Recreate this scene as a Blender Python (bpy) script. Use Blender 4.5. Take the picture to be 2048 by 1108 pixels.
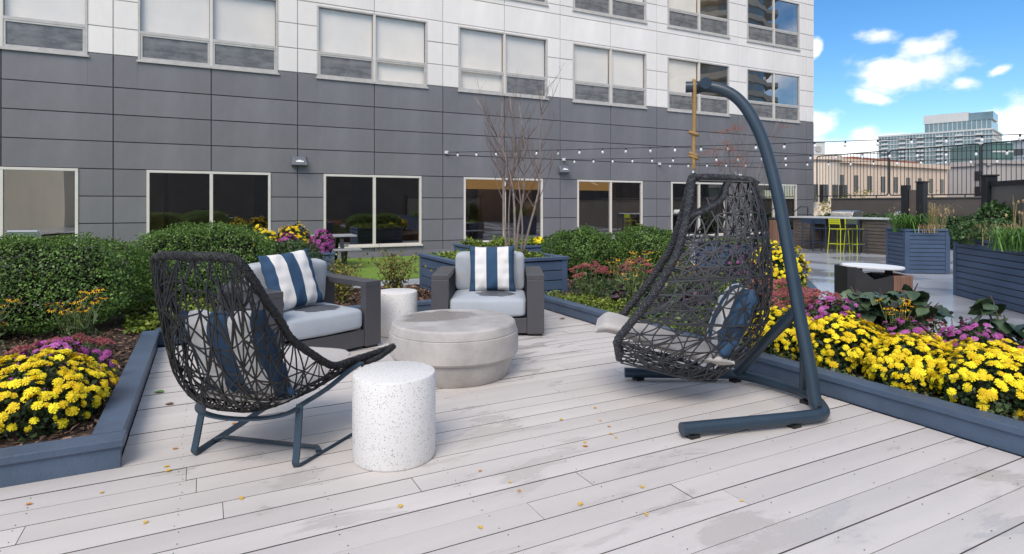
import bpy, bmesh, math, random
import numpy as np
from mathutils import Vector, Matrix, Euler
R = math.radians
random.seed(7); np.random.seed(7)
scene = bpy.context.scene
for o in list(bpy.data.objects): bpy.data.objects.remove(o)
COL = scene.collection

# ------------------------------------------------------------------ camera
cam_d = bpy.data.cameras.new('camera'); cam = bpy.data.objects.new('camera', cam_d); COL.objects.link(cam)
cam.location = (0, 0, 1.38); cam.rotation_euler = (R(90), 0, R(-27.3))
cam_d.sensor_width = 36; cam_d.lens = 36*1188/2048; cam_d.shift_y = -146/2048
cam_d.clip_start = .05; cam_d.clip_end = 3000
scene.camera = cam

# ------------------------------------------------------------------ sky, sun, exposure
SUN_AZ, SUN_EL = R(224), R(47)          # clockwise from +Y
world = bpy.data.worlds.new('World'); scene.world = world; world.use_nodes = True
def build_world():
    nt = world.node_tree; N = nt.nodes; L = nt.links
    for n in list(N): N.remove(n)
    out = N.new('ShaderNodeOutputWorld'); bg = N.new('ShaderNodeBackground')
    sky = N.new('ShaderNodeTexSky'); sky.sky_type = 'NISHITA'; sky.sun_disc = False
    sky.sun_elevation = SUN_EL; sky.sun_rotation = SUN_AZ
    sky.altitude = 300; sky.air_density = 1.0; sky.dust_density = .1; sky.ozone_density = 4.0
    tc = N.new('ShaderNodeTexCoord')
    def math_(op, a, b=None, clamp=False):
        m = N.new('ShaderNodeMath'); m.operation = op; m.use_clamp = clamp
        for i, v in enumerate((a, b)):
            if v is None: continue
            if isinstance(v, (int, float)): m.inputs[i].default_value = v
            else: L.new(v, m.inputs[i])
        return m.outputs[0]
    def dot(v):
        d = N.new('ShaderNodeVectorMath'); d.operation = 'DOT_PRODUCT'; L.new(tc.outputs['Generated'], d.inputs[0]); d.inputs[1].default_value = v
        return d.outputs['Value']
    th = R(27.3+28)                      # a compass bearing round which the clouds in view are laid out
    fx = dot((math.sin(th), math.cos(th), 0)); rx = dot((math.cos(th), -math.sin(th), 0)); uz = dot((0, 0, 1))
    fpos = math_('MAXIMUM', fx, .05)
    gx = math_('DIVIDE', rx, fpos); gy = math_('DIVIDE', uz, fpos)
    wn = N.new('ShaderNodeTexNoise'); wn.inputs['Scale'].default_value = 7; wn.inputs['Detail'].default_value = 6; L.new(tc.outputs['Generated'], wn.inputs[0])
    ws = N.new('ShaderNodeSeparateColor'); L.new(wn.outputs['Color'], ws.inputs[0])
    gx = math_('ADD', gx, math_('MULTIPLY', math_('SUBTRACT', ws.outputs[0], .5), .05)); gy = math_('ADD', gy, math_('MULTIPLY', math_('SUBTRACT', ws.outputs[1], .5), .04))
    noi = N.new('ShaderNodeTexNoise'); noi.inputs['Scale'].default_value = 13; noi.inputs['Detail'].default_value = 9; noi.inputs['Roughness'].default_value = .58
    mp = N.new('ShaderNodeMapping'); mp.inputs['Scale'].default_value = (1, 1, 1.7)
    L.new(tc.outputs['Generated'], mp.inputs[0]); L.new(mp.outputs[0], noi.inputs[0])
    nz = math_('MULTIPLY', math_('SUBTRACT', noi.outputs[0], .5), 2.9)
    def px(p, q):                        # bearings of the clouds in the photographed sky
        a = (p-1024)/1188; b = (408-q)/1188
        s0, c0 = math.sin(R(27.3)), math.cos(R(27.3))
        d = (s0+c0*a, c0-s0*a, b)
        f = d[0]*math.sin(th)+d[1]*math.cos(th)
        return (d[0]*math.cos(th)-d[1]*math.sin(th))/f, d[2]/f
    blobs = [(1800, 150, 110, 42, 0), (1870, 138, 95, 44, 0), (1845, 95, 70, 28, 0), (1752, 76, 44, 20, 0), (1990, 139, 30, 12, -.1), (1935, 158, 40, 17, 0),
             (1745, 192, 50, 13, .28), (2058, 222, 100, 42, 0), (1646, 246, 40, 24, 0), (1728, 263, 34, 22, 0), (1690, 292, 150, 32, 0), (2075, 265, 100, 34, 0),
             (1624, 105, 12, 24, 0), (2260, 110, 120, 40, 0), (2350, 230, 150, 40, 0), (1400, 120, 120, 40, 0), (1200, 230, 150, 40, 0)]
    dens = None
    for (p, q, rw, rh, sh) in blobs:
        cx, cy = px(p, q)
        k = px(p+1, q)[0]-cx; kh = px(p, q-1)[1]-cy
        dx = math_('DIVIDE', math_('SUBTRACT', gx, cx), rw*k)
        dy = math_('DIVIDE', math_('SUBTRACT', gy, cy), rh*kh)
        if sh: dy = math_('ADD', dy, math_('MULTIPLY', dx, sh*rw/rh))
        # flat bottoms: stretch the lower half
        dd = math_('SQRT', math_('ADD', math_('MULTIPLY', dx, dx), math_('MULTIPLY', dy, dy)))
        v = math_('SUBTRACT', 1, dd)
        dens = v if dens is None else math_('MAXIMUM', dens, v)
    front = math_('GREATER_THAN', fx, .25)
    dens = math_('SUBTRACT', math_('MULTIPLY', math_('ADD', dens, 10), front), 10)
    dens = math_('ADD', dens, nz)
    # the same kind of scattered clouds over the rest of the sky
    n2 = N.new('ShaderNodeTexNoise'); n2.inputs['Scale'].default_value = 2.6; n2.inputs['Detail'].default_value = 8; n2.inputs['Roughness'].default_value = .55
    mp2 = N.new('ShaderNodeMapping'); mp2.inputs['Scale'].default_value = (1, 1, 2.0); mp2.inputs['Location'].default_value = (3.1, 1.7, .4)
    L.new(tc.outputs['Generated'], mp2.inputs[0]); L.new(mp2.outputs[0], n2.inputs[0])
    dens2 = math_('MULTIPLY', math_('SUBTRACT', n2.outputs[0], .49), 5)
    away = math_('MULTIPLY', math_('SUBTRACT', .86, fx), 5, True)
    dens2 = math_('SUBTRACT', math_('MULTIPLY', math_('ADD', dens2, 3), away), 3)
    dens = math_('MAXIMUM', dens, dens2)
    mr = N.new('ShaderNodeMapRange'); mr.interpolation_type = 'SMOOTHSTEP'; L.new(dens, mr.inputs[0])
    mr.inputs[1].default_value = -.25; mr.inputs[2].default_value = .75; mr.inputs[3].default_value = 0; mr.inputs[4].default_value = .97
    up = math_('MULTIPLY', math_('ADD', uz, .02), 30, True)
    fac = math_('MULTIPLY', mr.outputs[0], up)
    mix = N.new('ShaderNodeMix'); mix.data_type = 'RGBA'
    L.new(fac, mix.inputs['Factor'])
    gain = N.new('ShaderNodeVectorMath'); gain.operation = 'MULTIPLY'; hs = N.new('ShaderNodeHueSaturation'); hs.inputs['Saturation'].default_value = 1.25; L.new(sky.outputs[0], hs.inputs['Color']); L.new(hs.outputs[0], gain.inputs[0]); gain.inputs[1].default_value = (SKY_G,)*3
    L.new(gain.outputs[0], mix.inputs['A'])
    cr = N.new('ShaderNodeValToRGB'); L.new(noi.outputs[0], cr.inputs[0])
    cr.color_ramp.elements[0].position = .35; cr.color_ramp.elements[0].color = (.84*CL, .85*CL, .88*CL, 1)
    cr.color_ramp.elements[1].position = .62; cr.color_ramp.elements[1].color = (CL, .99*CL, .97*CL, 1)
    L.new(cr.outputs[0], mix.inputs['B'])
    L.new(mix.outputs['Result'], bg.inputs['Color']); bg.inputs['Strength'].default_value = .12
    L.new(bg.outputs[0], out.inputs[0])
SKY_G = .58; CL = 5.0
build_world()
sun_d = bpy.data.lights.new('sun', 'SUN'); sun = bpy.data.objects.new('sun', sun_d); COL.objects.link(sun)
sun_d.energy = 1.25; sun_d.angle = R(36); sun_d.color = (1, .89, .76)
sv = Vector((math.sin(SUN_AZ)*math.cos(SUN_EL), math.cos(SUN_AZ)*math.cos(SUN_EL), math.sin(SUN_EL)))
sun.rotation_euler = (-sv).to_track_quat('-Z', 'Y').to_euler(); sun.location = sv*60
scene.view_settings.view_transform = 'Standard'; scene.view_settings.look = 'None'
scene.view_settings.gamma = 1; scene.view_settings.use_curve_mapping = False
scene.view_settings.exposure = 1.28
scene.render.engine = 'CYCLES'
scene.cycles.max_bounces = 8; scene.cycles.transparent_max_bounces = 12; scene.cycles.caustics_reflective = False; scene.cycles.caustics_refractive = False

# ------------------------------------------------------------------ materials
MATS = {}
def pm(name, col, rough=.5, var=.12, scale=4.0, bump=0.0, bscale=60.0, metal=0.0, spec=.5, island=0.0, objvar=0.0, stretch=None, hue=None, transl=0.0, coords='Object', rvar=.1):
    """procedural principled material: large soft tone variation, fine relief, optional variation per leaf / per object"""
    m = bpy.data.materials.new(name); m.use_nodes = True; MATS[name] = m
    nt = m.node_tree; N = nt.nodes; L = nt.links; b = N['Principled BSDF']
    tc = N.new('ShaderNodeTexCoord'); src = tc.outputs[coords]
    if coords == 'World':
        pass
    if stretch:
        mp = N.new('ShaderNodeMapping'); mp.inputs['Scale'].default_value = stretch; L.new(src, mp.inputs[0]); src = mp.outputs[0]
    no = N.new('ShaderNodeTexNoise'); no.inputs['Scale'].default_value = scale; no.inputs['Detail'].default_value = 6; no.inputs['Roughness'].default_value = .6
    L.new(src, no.inputs[0])
    mr = N.new('ShaderNodeMapRange'); L.new(no.outputs[0], mr.inputs[0]); mr.inputs[1].default_value = .3; mr.inputs[2].default_value = .7
    mr.inputs[3].default_value = 1-var; mr.inputs[4].default_value = 1+var
    val = mr.outputs[0]
    def mul(a, b2):
        q = N.new('ShaderNodeMath'); q.operation = 'MULTIPLY'; L.new(a, q.inputs[0]); L.new(b2, q.inputs[1]); return q.outputs[0]
    rnd = None
    if island:
        g = N.new('ShaderNodeNewGeometry'); rnd = g.outputs['Random Per Island']
        r2 = N.new('ShaderNodeMapRange'); L.new(rnd, r2.inputs[0]); r2.inputs[3].default_value = 1-island; r2.inputs[4].default_value = 1+island
        val = mul(val, r2.outputs[0])
    if objvar:
        g = N.new('ShaderNodeObjectInfo'); rnd = g.outputs['Random'] if rnd is None else rnd
        r2 = N.new('ShaderNodeMapRange'); L.new(g.outputs['Random'], r2.inputs[0]); r2.inputs[3].default_value = 1-objvar; r2.inputs[4].default_value = 1+objvar
        val = mul(val, r2.outputs[0])
    base = None
    if hue and rnd is not None:
        mx = N.new('ShaderNodeMix'); mx.data_type = 'RGBA'; L.new(rnd, mx.inputs['Factor'])
        mx.inputs['A'].default_value = (*col, 1); mx.inputs['B'].default_value = (*hue, 1); base = mx.outputs['Result']
    vm = N.new('ShaderNodeVectorMath'); vm.operation = 'SCALE'
    if base is not None: L.new(base, vm.inputs[0])
    else: vm.inputs[0].default_value = col
    L.new(val, vm.inputs['Scale']); L.new(vm.outputs[0], b.inputs['Base Color'])
    rr = N.new('ShaderNodeMapRange'); L.new(no.outputs[0], rr.inputs[0]); rr.inputs[3].default_value = max(0, rough-rvar); rr.inputs[4].default_value = min(1, rough+rvar)
    L.new(rr.outputs[0], b.inputs['Roughness'])
    b.inputs['Metallic'].default_value = metal; b.inputs['Specular IOR Level'].default_value = spec
    if bump:
        n2 = N.new('ShaderNodeTexNoise'); n2.inputs['Scale'].default_value = bscale; n2.inputs['Detail'].default_value = 5; L.new(src, n2.inputs[0])
        bp = N.new('ShaderNodeBump'); bp.inputs['Strength'].default_value = bump; bp.inputs['Distance'].default_value = .01
        L.new(n2.outputs[0], bp.inputs['Height']); L.new(bp.outputs[0], b.inputs['Normal'])
    if transl:
        t = N.new('ShaderNodeBsdfTranslucent'); L.new(vm.outputs[0], t.inputs[0]); ms = N.new('ShaderNodeMixShader'); ms.inputs[0].default_value = transl
        out = N['Material Output']; L.new(b.outputs[0], ms.inputs[1]); L.new(t.outputs[0], ms.inputs[2]); L.new(ms.outputs[0], out.inputs[0])
    return m
def nodes_of(m):
    return m.node_tree.nodes, m.node_tree.links, m.node_tree.nodes['Principled BSDF']

# ------------------------------------------------------------------ objects
def tag(o, label=None, cat=None, group=None, kind=None):
    if label: o['label'] = label
    if cat: o['category'] = cat
    if group: o['group'] = group
    if kind: o['kind'] = kind
    return o
def thing(name, label, cat, loc=(0, 0, 0), rz=0.0, group=None):
    o = bpy.data.objects.new(name, None); COL.objects.link(o); o.location = loc; o.rotation_euler = (0, 0, rz); o.empty_display_size = .1
    return tag(o, label, cat, group)
def link(name, me, parent=None, loc=None, rot=None, scale=None):
    o = bpy.data.objects.new(name, me); COL.objects.link(o); o.parent = parent
    if loc is not None: o.location = loc
    if rot is not None: o.rotation_euler = rot
    if scale is not None: o.scale = scale if hasattr(scale, '__len__') else (scale,)*3
    return o
class MB:
    def __init__(s): s.v = []; s.f = []
    def add(s, vs, fs):
        n = len(s.v); s.v += [tuple(p) for p in vs]; s.f += [tuple(n+i for i in f) for f in fs]; return s
    def box(s, x0, x1, y0, y1, z0, z1, M=None):
        vs = [Vector(p) for p in ((x0,y0,z0),(x1,y0,z0),(x1,y1,z0),(x0,y1,z0),(x0,y0,z1),(x1,y0,z1),(x1,y1,z1),(x0,y1,z1))]
        if M is not None: vs = [M @ p for p in vs]
        return s.add(vs, [(0,3,2,1),(4,5,6,7),(0,1,5,4),(1,2,6,5),(2,3,7,6),(3,0,4,7)])
    def prism(s, poly, z0, z1, M=None):
        n = len(poly); vs = [Vector((x, y, z0)) for x, y in poly]+[Vector((x, y, z1)) for x, y in poly]
        if M is not None: vs = [M @ p for p in vs]
        return s.add(vs, [tuple(range(n-1, -1, -1)), tuple(range(n, 2*n))]+[(i, (i+1) % n, n+(i+1) % n, n+i) for i in range(n)])
    def tube(s, path, r, n=8, caps=True, closed=False, flat=None, up=None):
        """round tube along a path; flat=(w,h) makes a flat bar"""
        P = [Vector(p) for p in path]; m = len(P); rs = r if hasattr(r, '__len__') else [r]*m
        T = []
        for i in range(m):
            a = P[(i-1) % m] if (closed or i > 0) else P[i]; b = P[(i+1) % m] if (closed or i < m-1) else P[i]
            d = b-a; T.append(d.normalized() if d.length > 1e-9 else Vector((0, 0, 1)))
        u = Vector(up) if up is not None else (Vector((0, 0, 1)) if abs(T[0].z) < .9 else Vector((1, 0, 0)))
        u = (u-T[0]*u.dot(T[0])).normalized(); rings = []
        for i in range(m):
            u = (u-T[i]*u.dot(T[i]))
            u = u.normalized() if u.length > 1e-6 else T[i].orthogonal().normalized()
            w = T[i].cross(u)
            if flat: ring = [P[i]+w*(sx*flat[0]/2)+u*(sy*flat[1]/2) for sx, sy in ((-1,-1),(1,-1),(1,1),(-1,1))]
            else: ring = [P[i]+(u*math.cos(2*math.pi*k/n)+w*math.sin(2*math.pi*k/n))*rs[i] for k in range(n)]
            rings.append(ring)
        if flat: n = 4
        vs = [p for r_ in rings for p in r_]; fs = []
        for i in range(m if closed else m-1):
            j = (i+1) % m
            for k in range(n): fs.append((i*n+k, i*n+(k+1) % n, j*n+(k+1) % n, j*n+k))
        if caps and not closed: fs += [tuple(range(n-1, -1, -1)), tuple((m-1)*n+k for k in range(n))]
        return s.add(vs, fs)
    def lathe(s, prof, n=32, c=(0, 0, 0), caps=True):
        m = len(prof); vs = []
        for (r, z) in prof:
            for k in range(n):
                a = 2*math.pi*k/n; vs.append((c[0]+r*math.cos(a), c[1]+r*math.sin(a), c[2]+z))
        fs = [(i*n+k, i*n+(k+1) % n, (i+1)*n+(k+1) % n, (i+1)*n+k) for i in range(m-1) for k in range(n)]
        if caps: fs += [tuple(range(n-1, -1, -1)), tuple((m-1)*n+k for k in range(n))]
        return s.add(vs, fs)
    def mesh(s, name, mat, smooth=False):
        me = bpy.data.meshes.new(name); me.from_pydata(s.v, [], s.f); me.update()
        if mat is not None: me.materials.append(mat)
        if smooth: me.polygons.foreach_set('use_smooth', [True]*len(me.polygons))
        return me
    def build(s, name, mat, parent=None, smooth=False, bevel=0.0, seg=2, subs=0, loc=None, rot=None, auto=None):
        o = link(name, s.mesh(name, mat, smooth), parent, loc, rot)
        if bevel:
            md = o.modifiers.new('bevel', 'BEVEL'); md.width = bevel; md.segments = seg; md.limit_method = 'ANGLE'; md.angle_limit = R(40)
        if subs:
            md = o.modifiers.new('sub', 'SUBSURF'); md.levels = subs; md.render_levels = subs
        if auto: sharp(o, auto)
        return o
def sharp(o, deg):
    me = o.data; me.polygons.foreach_set('use_smooth', [True]*len(me.polygons))
    try: me.set_sharp_from_angle(angle=R(deg))
    except Exception: pass
def Bx(x0, x1, y0, y1, z0, z1, M=None): return MB().box(x0, x1, y0, y1, z0, z1, M)
def smooth_path(pts, n=6, closed=False):
    """Catmull-Rom through pts"""
    P = [Vector(p) for p in pts]; out = []; m = len(P); rng = m if closed else m-1
    for i in range(rng):
        p1, p2 = P[i], P[(i+1) % m]; p0 = P[(i-1) % m] if (closed or i > 0) else p1*2-p2; p3 = P[(i+2) % m] if (closed or i+2 < m) else p2*2-p1
        for k in range(n):
            t = k/n; out.append(.5*((2*p1)+(p2-p0)*t+(2*p0-5*p1+4*p2-p3)*t*t+(3*p1-p0-3*p2+p3)*t**3))
    if not closed: out.append(P[-1])
    return out
def np_mesh(name, V, Fq, mat, smooth=False):
    """V (n,3), Fq (m,k) numpy"""
    me = bpy.data.meshes.new(name); n = len(V); m, k = Fq.shape
    me.vertices.add(n); me.vertices.foreach_set('co', np.ascontiguousarray(V, dtype=np.float32).ravel())
    me.loops.add(m*k); me.loops.foreach_set('vertex_index', np.ascontiguousarray(Fq, dtype=np.int32).ravel())
    me.polygons.add(m); me.polygons.foreach_set('loop_start', np.arange(0, m*k, k, dtype=np.int32)); me.polygons.foreach_set('loop_total', np.full(m, k, dtype=np.int32))
    if smooth: me.polygons.foreach_set('use_smooth', np.ones(m, dtype=bool))
    me.update(calc_edges=True); me.validate()
    if mat is not None: me.materials.append(mat)
    return me
def leaf_mesh(name, P, Nn, size, mat, aspect=.55, jit=.7, fold=.18, droop=.15, rng=None, dirs=None):
    """a cloud of folded leaves, one small pair of faces per leaf"""
    rng = rng or np.random; n = len(P)
    Nv = Nn+jit*rng.normal(size=(n, 3)); Nv /= np.linalg.norm(Nv, axis=1, keepdims=True)+1e-9
    T = rng.normal(size=(n, 3)) if dirs is None else dirs+.5*rng.normal(size=(n, 3))
    T -= Nv*np.sum(T*Nv, axis=1, keepdims=True); T /= np.linalg.norm(T, axis=1, keepdims=True)+1e-9
    B = np.cross(Nv, T); s = (size*(.5+.9*rng.random((n, 1))**1.2))
    base = P; mid = P+T*s*.5; tip = P+T*s-Nv*s*droop
    l = mid+B*s*aspect*.5+Nv*s*fold; r = mid-B*s*aspect*.5+Nv*s*fold
    V = np.stack([base, r, tip, l], axis=1).reshape(-1, 3)
    Fq = np.arange(4*n).reshape(n, 4)
    return np_mesh(name, V, Fq, mat)
def lumps(D, seed, f=3.0, amp=.08):
    r = np.random.RandomState(seed); o = np.zeros(len(D))
    for k in range(7):
        w = r.normal(size=3)*f*(1+.45*k); o += np.sin(D@w+r.rand()*6.28)/(1+.5*k)
    return 1+amp*o
def super_pts(n, a, b, c, p, seed, amp=.07, f=3.0, zmin=-1., inner=.82):
    r = np.random.RandomState(seed); D = r.normal(size=(n, 3)); D /= np.linalg.norm(D, axis=1, keepdims=True); D = D*np.array([a, b, c]); D /= np.linalg.norm(D, axis=1, keepdims=True)
    q = (np.abs(D[:, 0]/a)**p+np.abs(D[:, 1]/b)**p+np.abs(D[:, 2]/c)**p)**(-1/p)
    P0 = D*q[:, None]; rad = lumps(P0*2.2, seed, f, amp)*(inner+(1-inner)*r.rand(n)**.45)
    out = r.rand(n) < .03; rad[out] *= 1+.12*r.rand(int(out.sum()))
    P = P0*rad[:, None]; Nn = np.stack([np.sign(P0[:, 0])*np.abs(P0[:, 0]/a)**(p-1)/a, np.sign(P0[:, 1])*np.abs(P0[:, 1]/b)**(p-1)/b, np.sign(P0[:, 2])*np.abs(P0[:, 2]/c)**(p-1)/c], 1)
    Nn /= np.linalg.norm(Nn, axis=1, keepdims=True)+1e-9
    k = P[:, 2] > zmin*c
    return P[k], Nn[k]
# ------------------------------------------------------------------ the palette
m_dark = pm('dark grey wall paint', (.180, .176, .184), .62, .13, .9, .25, 45, objvar=.06, stretch=(1.5, 1, .6))
m_light = pm('off white wall paint', (.85, .80, .745), .65, .07, .8, .2, 45, objvar=.04, stretch=(1.6, 1, .5))
m_joint = pm('dark joint', (.055, .055, .06), .8, .1)
m_ljoint = pm('grey joint', (.42, .41, .40), .8, .1)
m_frame = pm('cream aluminium', (.70, .65, .58), .4, .05, 3)
m_gframe = pm('weathered aluminium', (.52, .49, .45), .45, .12, 6)
m_blind = pm('roller blind', (.93, .87, .79), .9, .05, 1.2, objvar=.06)
m_navy = pm('blue grey planter paint', (.070, .104, .160), .5, .18, 3.5, .3, 70, objvar=.06)
m_navy2 = pm('blue planter paint', (.062, .098, .165), .55, .12, 2.2, .12, 70, objvar=.07)
m_alu = pm('charcoal aluminium', (.072, .071, .078), .42, .06, 8, .05, 300)
m_tube = pm('blue grey powder coat', (.024, .045, .068), .38, .08, 6, .04, 400)
m_weave = pm('charcoal woven cord', (.010, .010, .011), .45, .2, 30, .3, 500, island=.3)
m_weave2 = pm('slate woven cord', (.029, .031, .037), .45, .2, 30, .3, 500, island=.3)
m_cush = pm('grey outdoor fabric', (.47, .50, .53), .92, .06, 6, .55, 700)
m_seat = pm('beige outdoor fabric', (.55, .52, .49), .92, .05, 6, .5, 700)
m_black = pm('black plastic', (.012, .012, .013), .45, .1)
m_conc = None
m_soil = pm('dark soil', (.055, .036, .026), .95, .35, 9, .8, 40)
m_chip = pm('bark mulch', (.12, .066, .042), .9, .2, 20, .3, 120, island=.55, hue=(.24, .15, .10))
m_turf = pm('artificial turf', (.15, .25, .028), .9, .22, 1.3, .6, 220)
m_pave = None
m_box = pm('boxwood leaf', (.080, .165, .034), .42, .25, 2.5, island=.5, hue=(.17, .29, .060), transl=.30)
m_box2 = pm('deep green leaf', (.050, .105, .036), .5, .2, 2.5, island=.45, hue=(.095, .18, .055), transl=.28)
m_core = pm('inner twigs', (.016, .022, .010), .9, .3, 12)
m_mumleaf = pm('mum leaf', (.032, .062, .022), .55, .2, 8, island=.5, hue=(.062, .105, .034), transl=.25)
m_yel = pm('yellow petals', (.90, .62, .002), .7, .06, 30, objvar=.10, hue=(.98, .86, .02), transl=.10)
m_pur = pm('magenta petals', (.36, .055, .26), .7, .1, 30, objvar=.2, hue=(.50, .13, .40), transl=.1)
m_sed = pm('sedum florets', (.24, .045, .055), .85, .25, 40, .8, 160, objvar=.25, hue=(.30, .085, .075))
m_sedleaf = pm('grey green leaf', (.085, .14, .055), .55, .15, 6, island=.4, hue=(.13, .18, .06), transl=.12)
m_cover = pm('lime groundcover leaf', (.15, .24, .028), .55, .15, 3, island=.4, hue=(.24, .30, .05), transl=.15)
m_shrubleaf = pm('yellowing shrub leaf', (.13, .17, .03), .55, .15, 6, island=.4, hue=(.30, .25, .05), transl=.2)
m_heuch = pm('purple heuchera leaf', (.045, .022, .038), .5, .2, 6, island=.4, hue=(.09, .045, .07))
m_rudp = pm('orange yellow ray petals', (.92, .52, .006), .6, .1, 30, objvar=.1)
m_rudc = pm('dark cone', (.012, .007, .006), .8, .2, 40)
m_stem = pm('green stem', (.12, .16, .045), .6, .2, 10)
m_twig = pm('brown twig', (.11, .075, .055), .8, .2, 20)
m_bark = pm('pale bark', (.25, .20, .175), .85, .25, 14, .5, 60)
m_grassg = pm('green grass blade', (.055, .15, .025), .5, .15, 6, island=.4, hue=(.10, .22, .03), transl=.2)
m_grassb = pm('straw grass blade', (.34, .25, .12), .7, .15, 6, island=.4, hue=(.48, .36, .18), transl=.2)
m_hyd = pm('dark hydrangea leaf', (.035, .070, .036), .33, .25, 9, .3, 60, objvar=.3, hue=(.085, .125, .060))
m_wood = pm('warm hardwood', (.22, .115, .075), .55, .25, 5, .2, 60, stretch=(6, 6, .6), objvar=.15)
m_barwood = pm('grey brown bar cladding', (.105, .085, .072), .6, .15, 4, .1, 60)
m_top = pm('pale stone top', (.58, .58, .56), .35, .08, 8)
m_steel = pm('brushed steel', (.52, .51, .49), .3, .12, 3, metal=.9)
m_lime = pm('lime paint', (.52, .55, .02), .4, .04)
m_blk = pm('black metal', (.014, .015, .017), .4, .1, 6)
m_dkblue = pm('dark blue metal', (.022, .042, .078), .4, .08)
m_wet = None
m_cord = pm('tan rope', (.40, .25, .095), .85, .15, 60, .6, 400)
m_white = pm('white plastic', (.8, .8, .78), .4, .03)
m_para = pm('brown grey parapet', (.105, .092, .082), .8, .12, 1.2, .2, 30)
m_room = pm('brown room finish', (.24, .175, .10), .7, .3, .7)
m_rooml = pm('tan room finish', (.46, .35, .22), .7, .2, .7)

def glass(name, tint, refl, wav=.0, ws=1.0, rough=0.0):
    m = bpy.data.materials.new(name); m.use_nodes = True; nt = m.node_tree; N = nt.nodes; L = nt.links
    for n in list(N): N.remove(n)
    out = N.new('ShaderNodeOutputMaterial'); tr = N.new('ShaderNodeBsdfTransparent'); tr.inputs[0].default_value = (*tint, 1)
    gl = N.new('ShaderNodeBsdfGlossy'); gl.inputs['Roughness'].default_value = rough; gl.inputs['Color'].default_value = (.95, .95, .95, 1)
    lwn = N.new('ShaderNodeLayerWeight'); lwn.inputs['Blend'].default_value = .5; lw = N.new('ShaderNodeMath'); lw.operation = 'POWER'; L.new(lwn.outputs['Facing'], lw.inputs[0]); lw.inputs[1].default_value = 4
    mx = N.new('ShaderNodeMath'); mx.operation = 'ADD'; mx.use_clamp = True; L.new(lw.outputs[0], mx.inputs[0]); mx.inputs[1].default_value = refl
    ms = N.new('ShaderNodeMixShader'); L.new(mx.outputs[0], ms.inputs[0]); L.new(tr.outputs[0], ms.inputs[1]); L.new(gl.outputs[0], ms.inputs[2]); L.new(ms.outputs[0], out.inputs[0])
    if wav:
        tc = N.new('ShaderNodeTexCoord'); no = N.new('ShaderNodeTexNoise'); no.inputs['Scale'].default_value = ws; no.inputs['Detail'].default_value = 1; L.new(tc.outputs['Object'], no.inputs[0])
        bp = N.new('ShaderNodeBump'); bp.inputs['Strength'].default_value = wav; bp.inputs['Distance'].default_value = .1; L.new(no.outputs[0], bp.inputs['Height']); L.new(bp.outputs[0], gl.inputs['Normal'])
    return m
m_glass = glass('tinted window glass', (.66, .56, .40), .36, .03, .8)
m_glassu = glass('upper window glass', (.98, .97, .95), .08, .05, .9)
m_glassd = pm('screened sash', (.17, .165, .16), .28, .45, 2.2, .5, 5, stretch=(1, 1, 2.4))
m_glassr = glass('bare upper glass', (.5, .5, .5), .42, .04, .9)
m_gtower = glass('tower glass', (.15, .2, .22), .45, .0)

def deck_material():
    m = pm('painted deck board', (.61, .572, .538), .52, .07, 1.2, .12, 60, objvar=.06, stretch=(.5, 3, 3), coords='Object'); N, L, b = nodes_of(m)
    geo = N.new('ShaderNodeNewGeometry'); mp = N.new('ShaderNodeMapping'); mp.inputs['Scale'].default_value = (.75, 2.1, 1); L.new(geo.outputs['Position'], mp.inputs[0])
    n1 = N.new('ShaderNodeTexNoise'); n1.inputs['Scale'].default_value = 2.1; n1.inputs['Detail'].default_value = 7; n1.inputs['Roughness'].default_value = .62; n1.inputs['Distortion'].default_value = .5; L.new(mp.outputs[0], n1.inputs[0])
    n2 = N.new('ShaderNodeTexNoise'); n2.inputs['Scale'].default_value = .42; n2.inputs['Detail'].default_value = 2; mp2 = N.new('ShaderNodeMapping'); mp2.inputs['Location'].default_value = (6.4, 2.9, 0); L.new(geo.outputs['Position'], mp2.inputs[0]); L.new(mp2.outputs[0], n2.inputs[0])
    ad = N.new('ShaderNodeMath'); ad.operation = 'MULTIPLY_ADD'; L.new(n2.outputs[0], ad.inputs[0]); ad.inputs[1].default_value = .9; L.new(n1.outputs[0], ad.inputs[2])
    mr = N.new('ShaderNodeMapRange'); mr.interpolation_type = 'SMOOTHSTEP'; L.new(ad.outputs[0], mr.inputs[0]); mr.inputs[1].default_value = 1.01; mr.inputs[2].default_value = 1.10
    # colour under the damp film
    old = b.inputs['Base Color'].links[0].from_socket
    mx = N.new('ShaderNodeMix'); mx.data_type = 'RGBA'; L.new(mr.outputs[0], mx.inputs['Factor']); L.new(old, mx.inputs['A']); mx.inputs['B'].default_value = (.535, .50, .468, 1); L.new(mx.outputs['Result'], b.inputs['Base Color'])
    ro = b.inputs['Roughness'].links[0].from_socket; m2 = N.new('ShaderNodeMix'); L.new(mr.outputs[0], m2.inputs['Factor']); L.new(ro, m2.inputs['A']); m2.inputs['B'].default_value = .16; L.new(m2.outputs['Result'], b.inputs['Roughness'])
    return m
m_deck = deck_material()
m_edge = pm('gap shade board edge', (.11, .10, .095), .9, .3, 6)  # plank sides coloured dark to stand in for shade in the gaps
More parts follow.
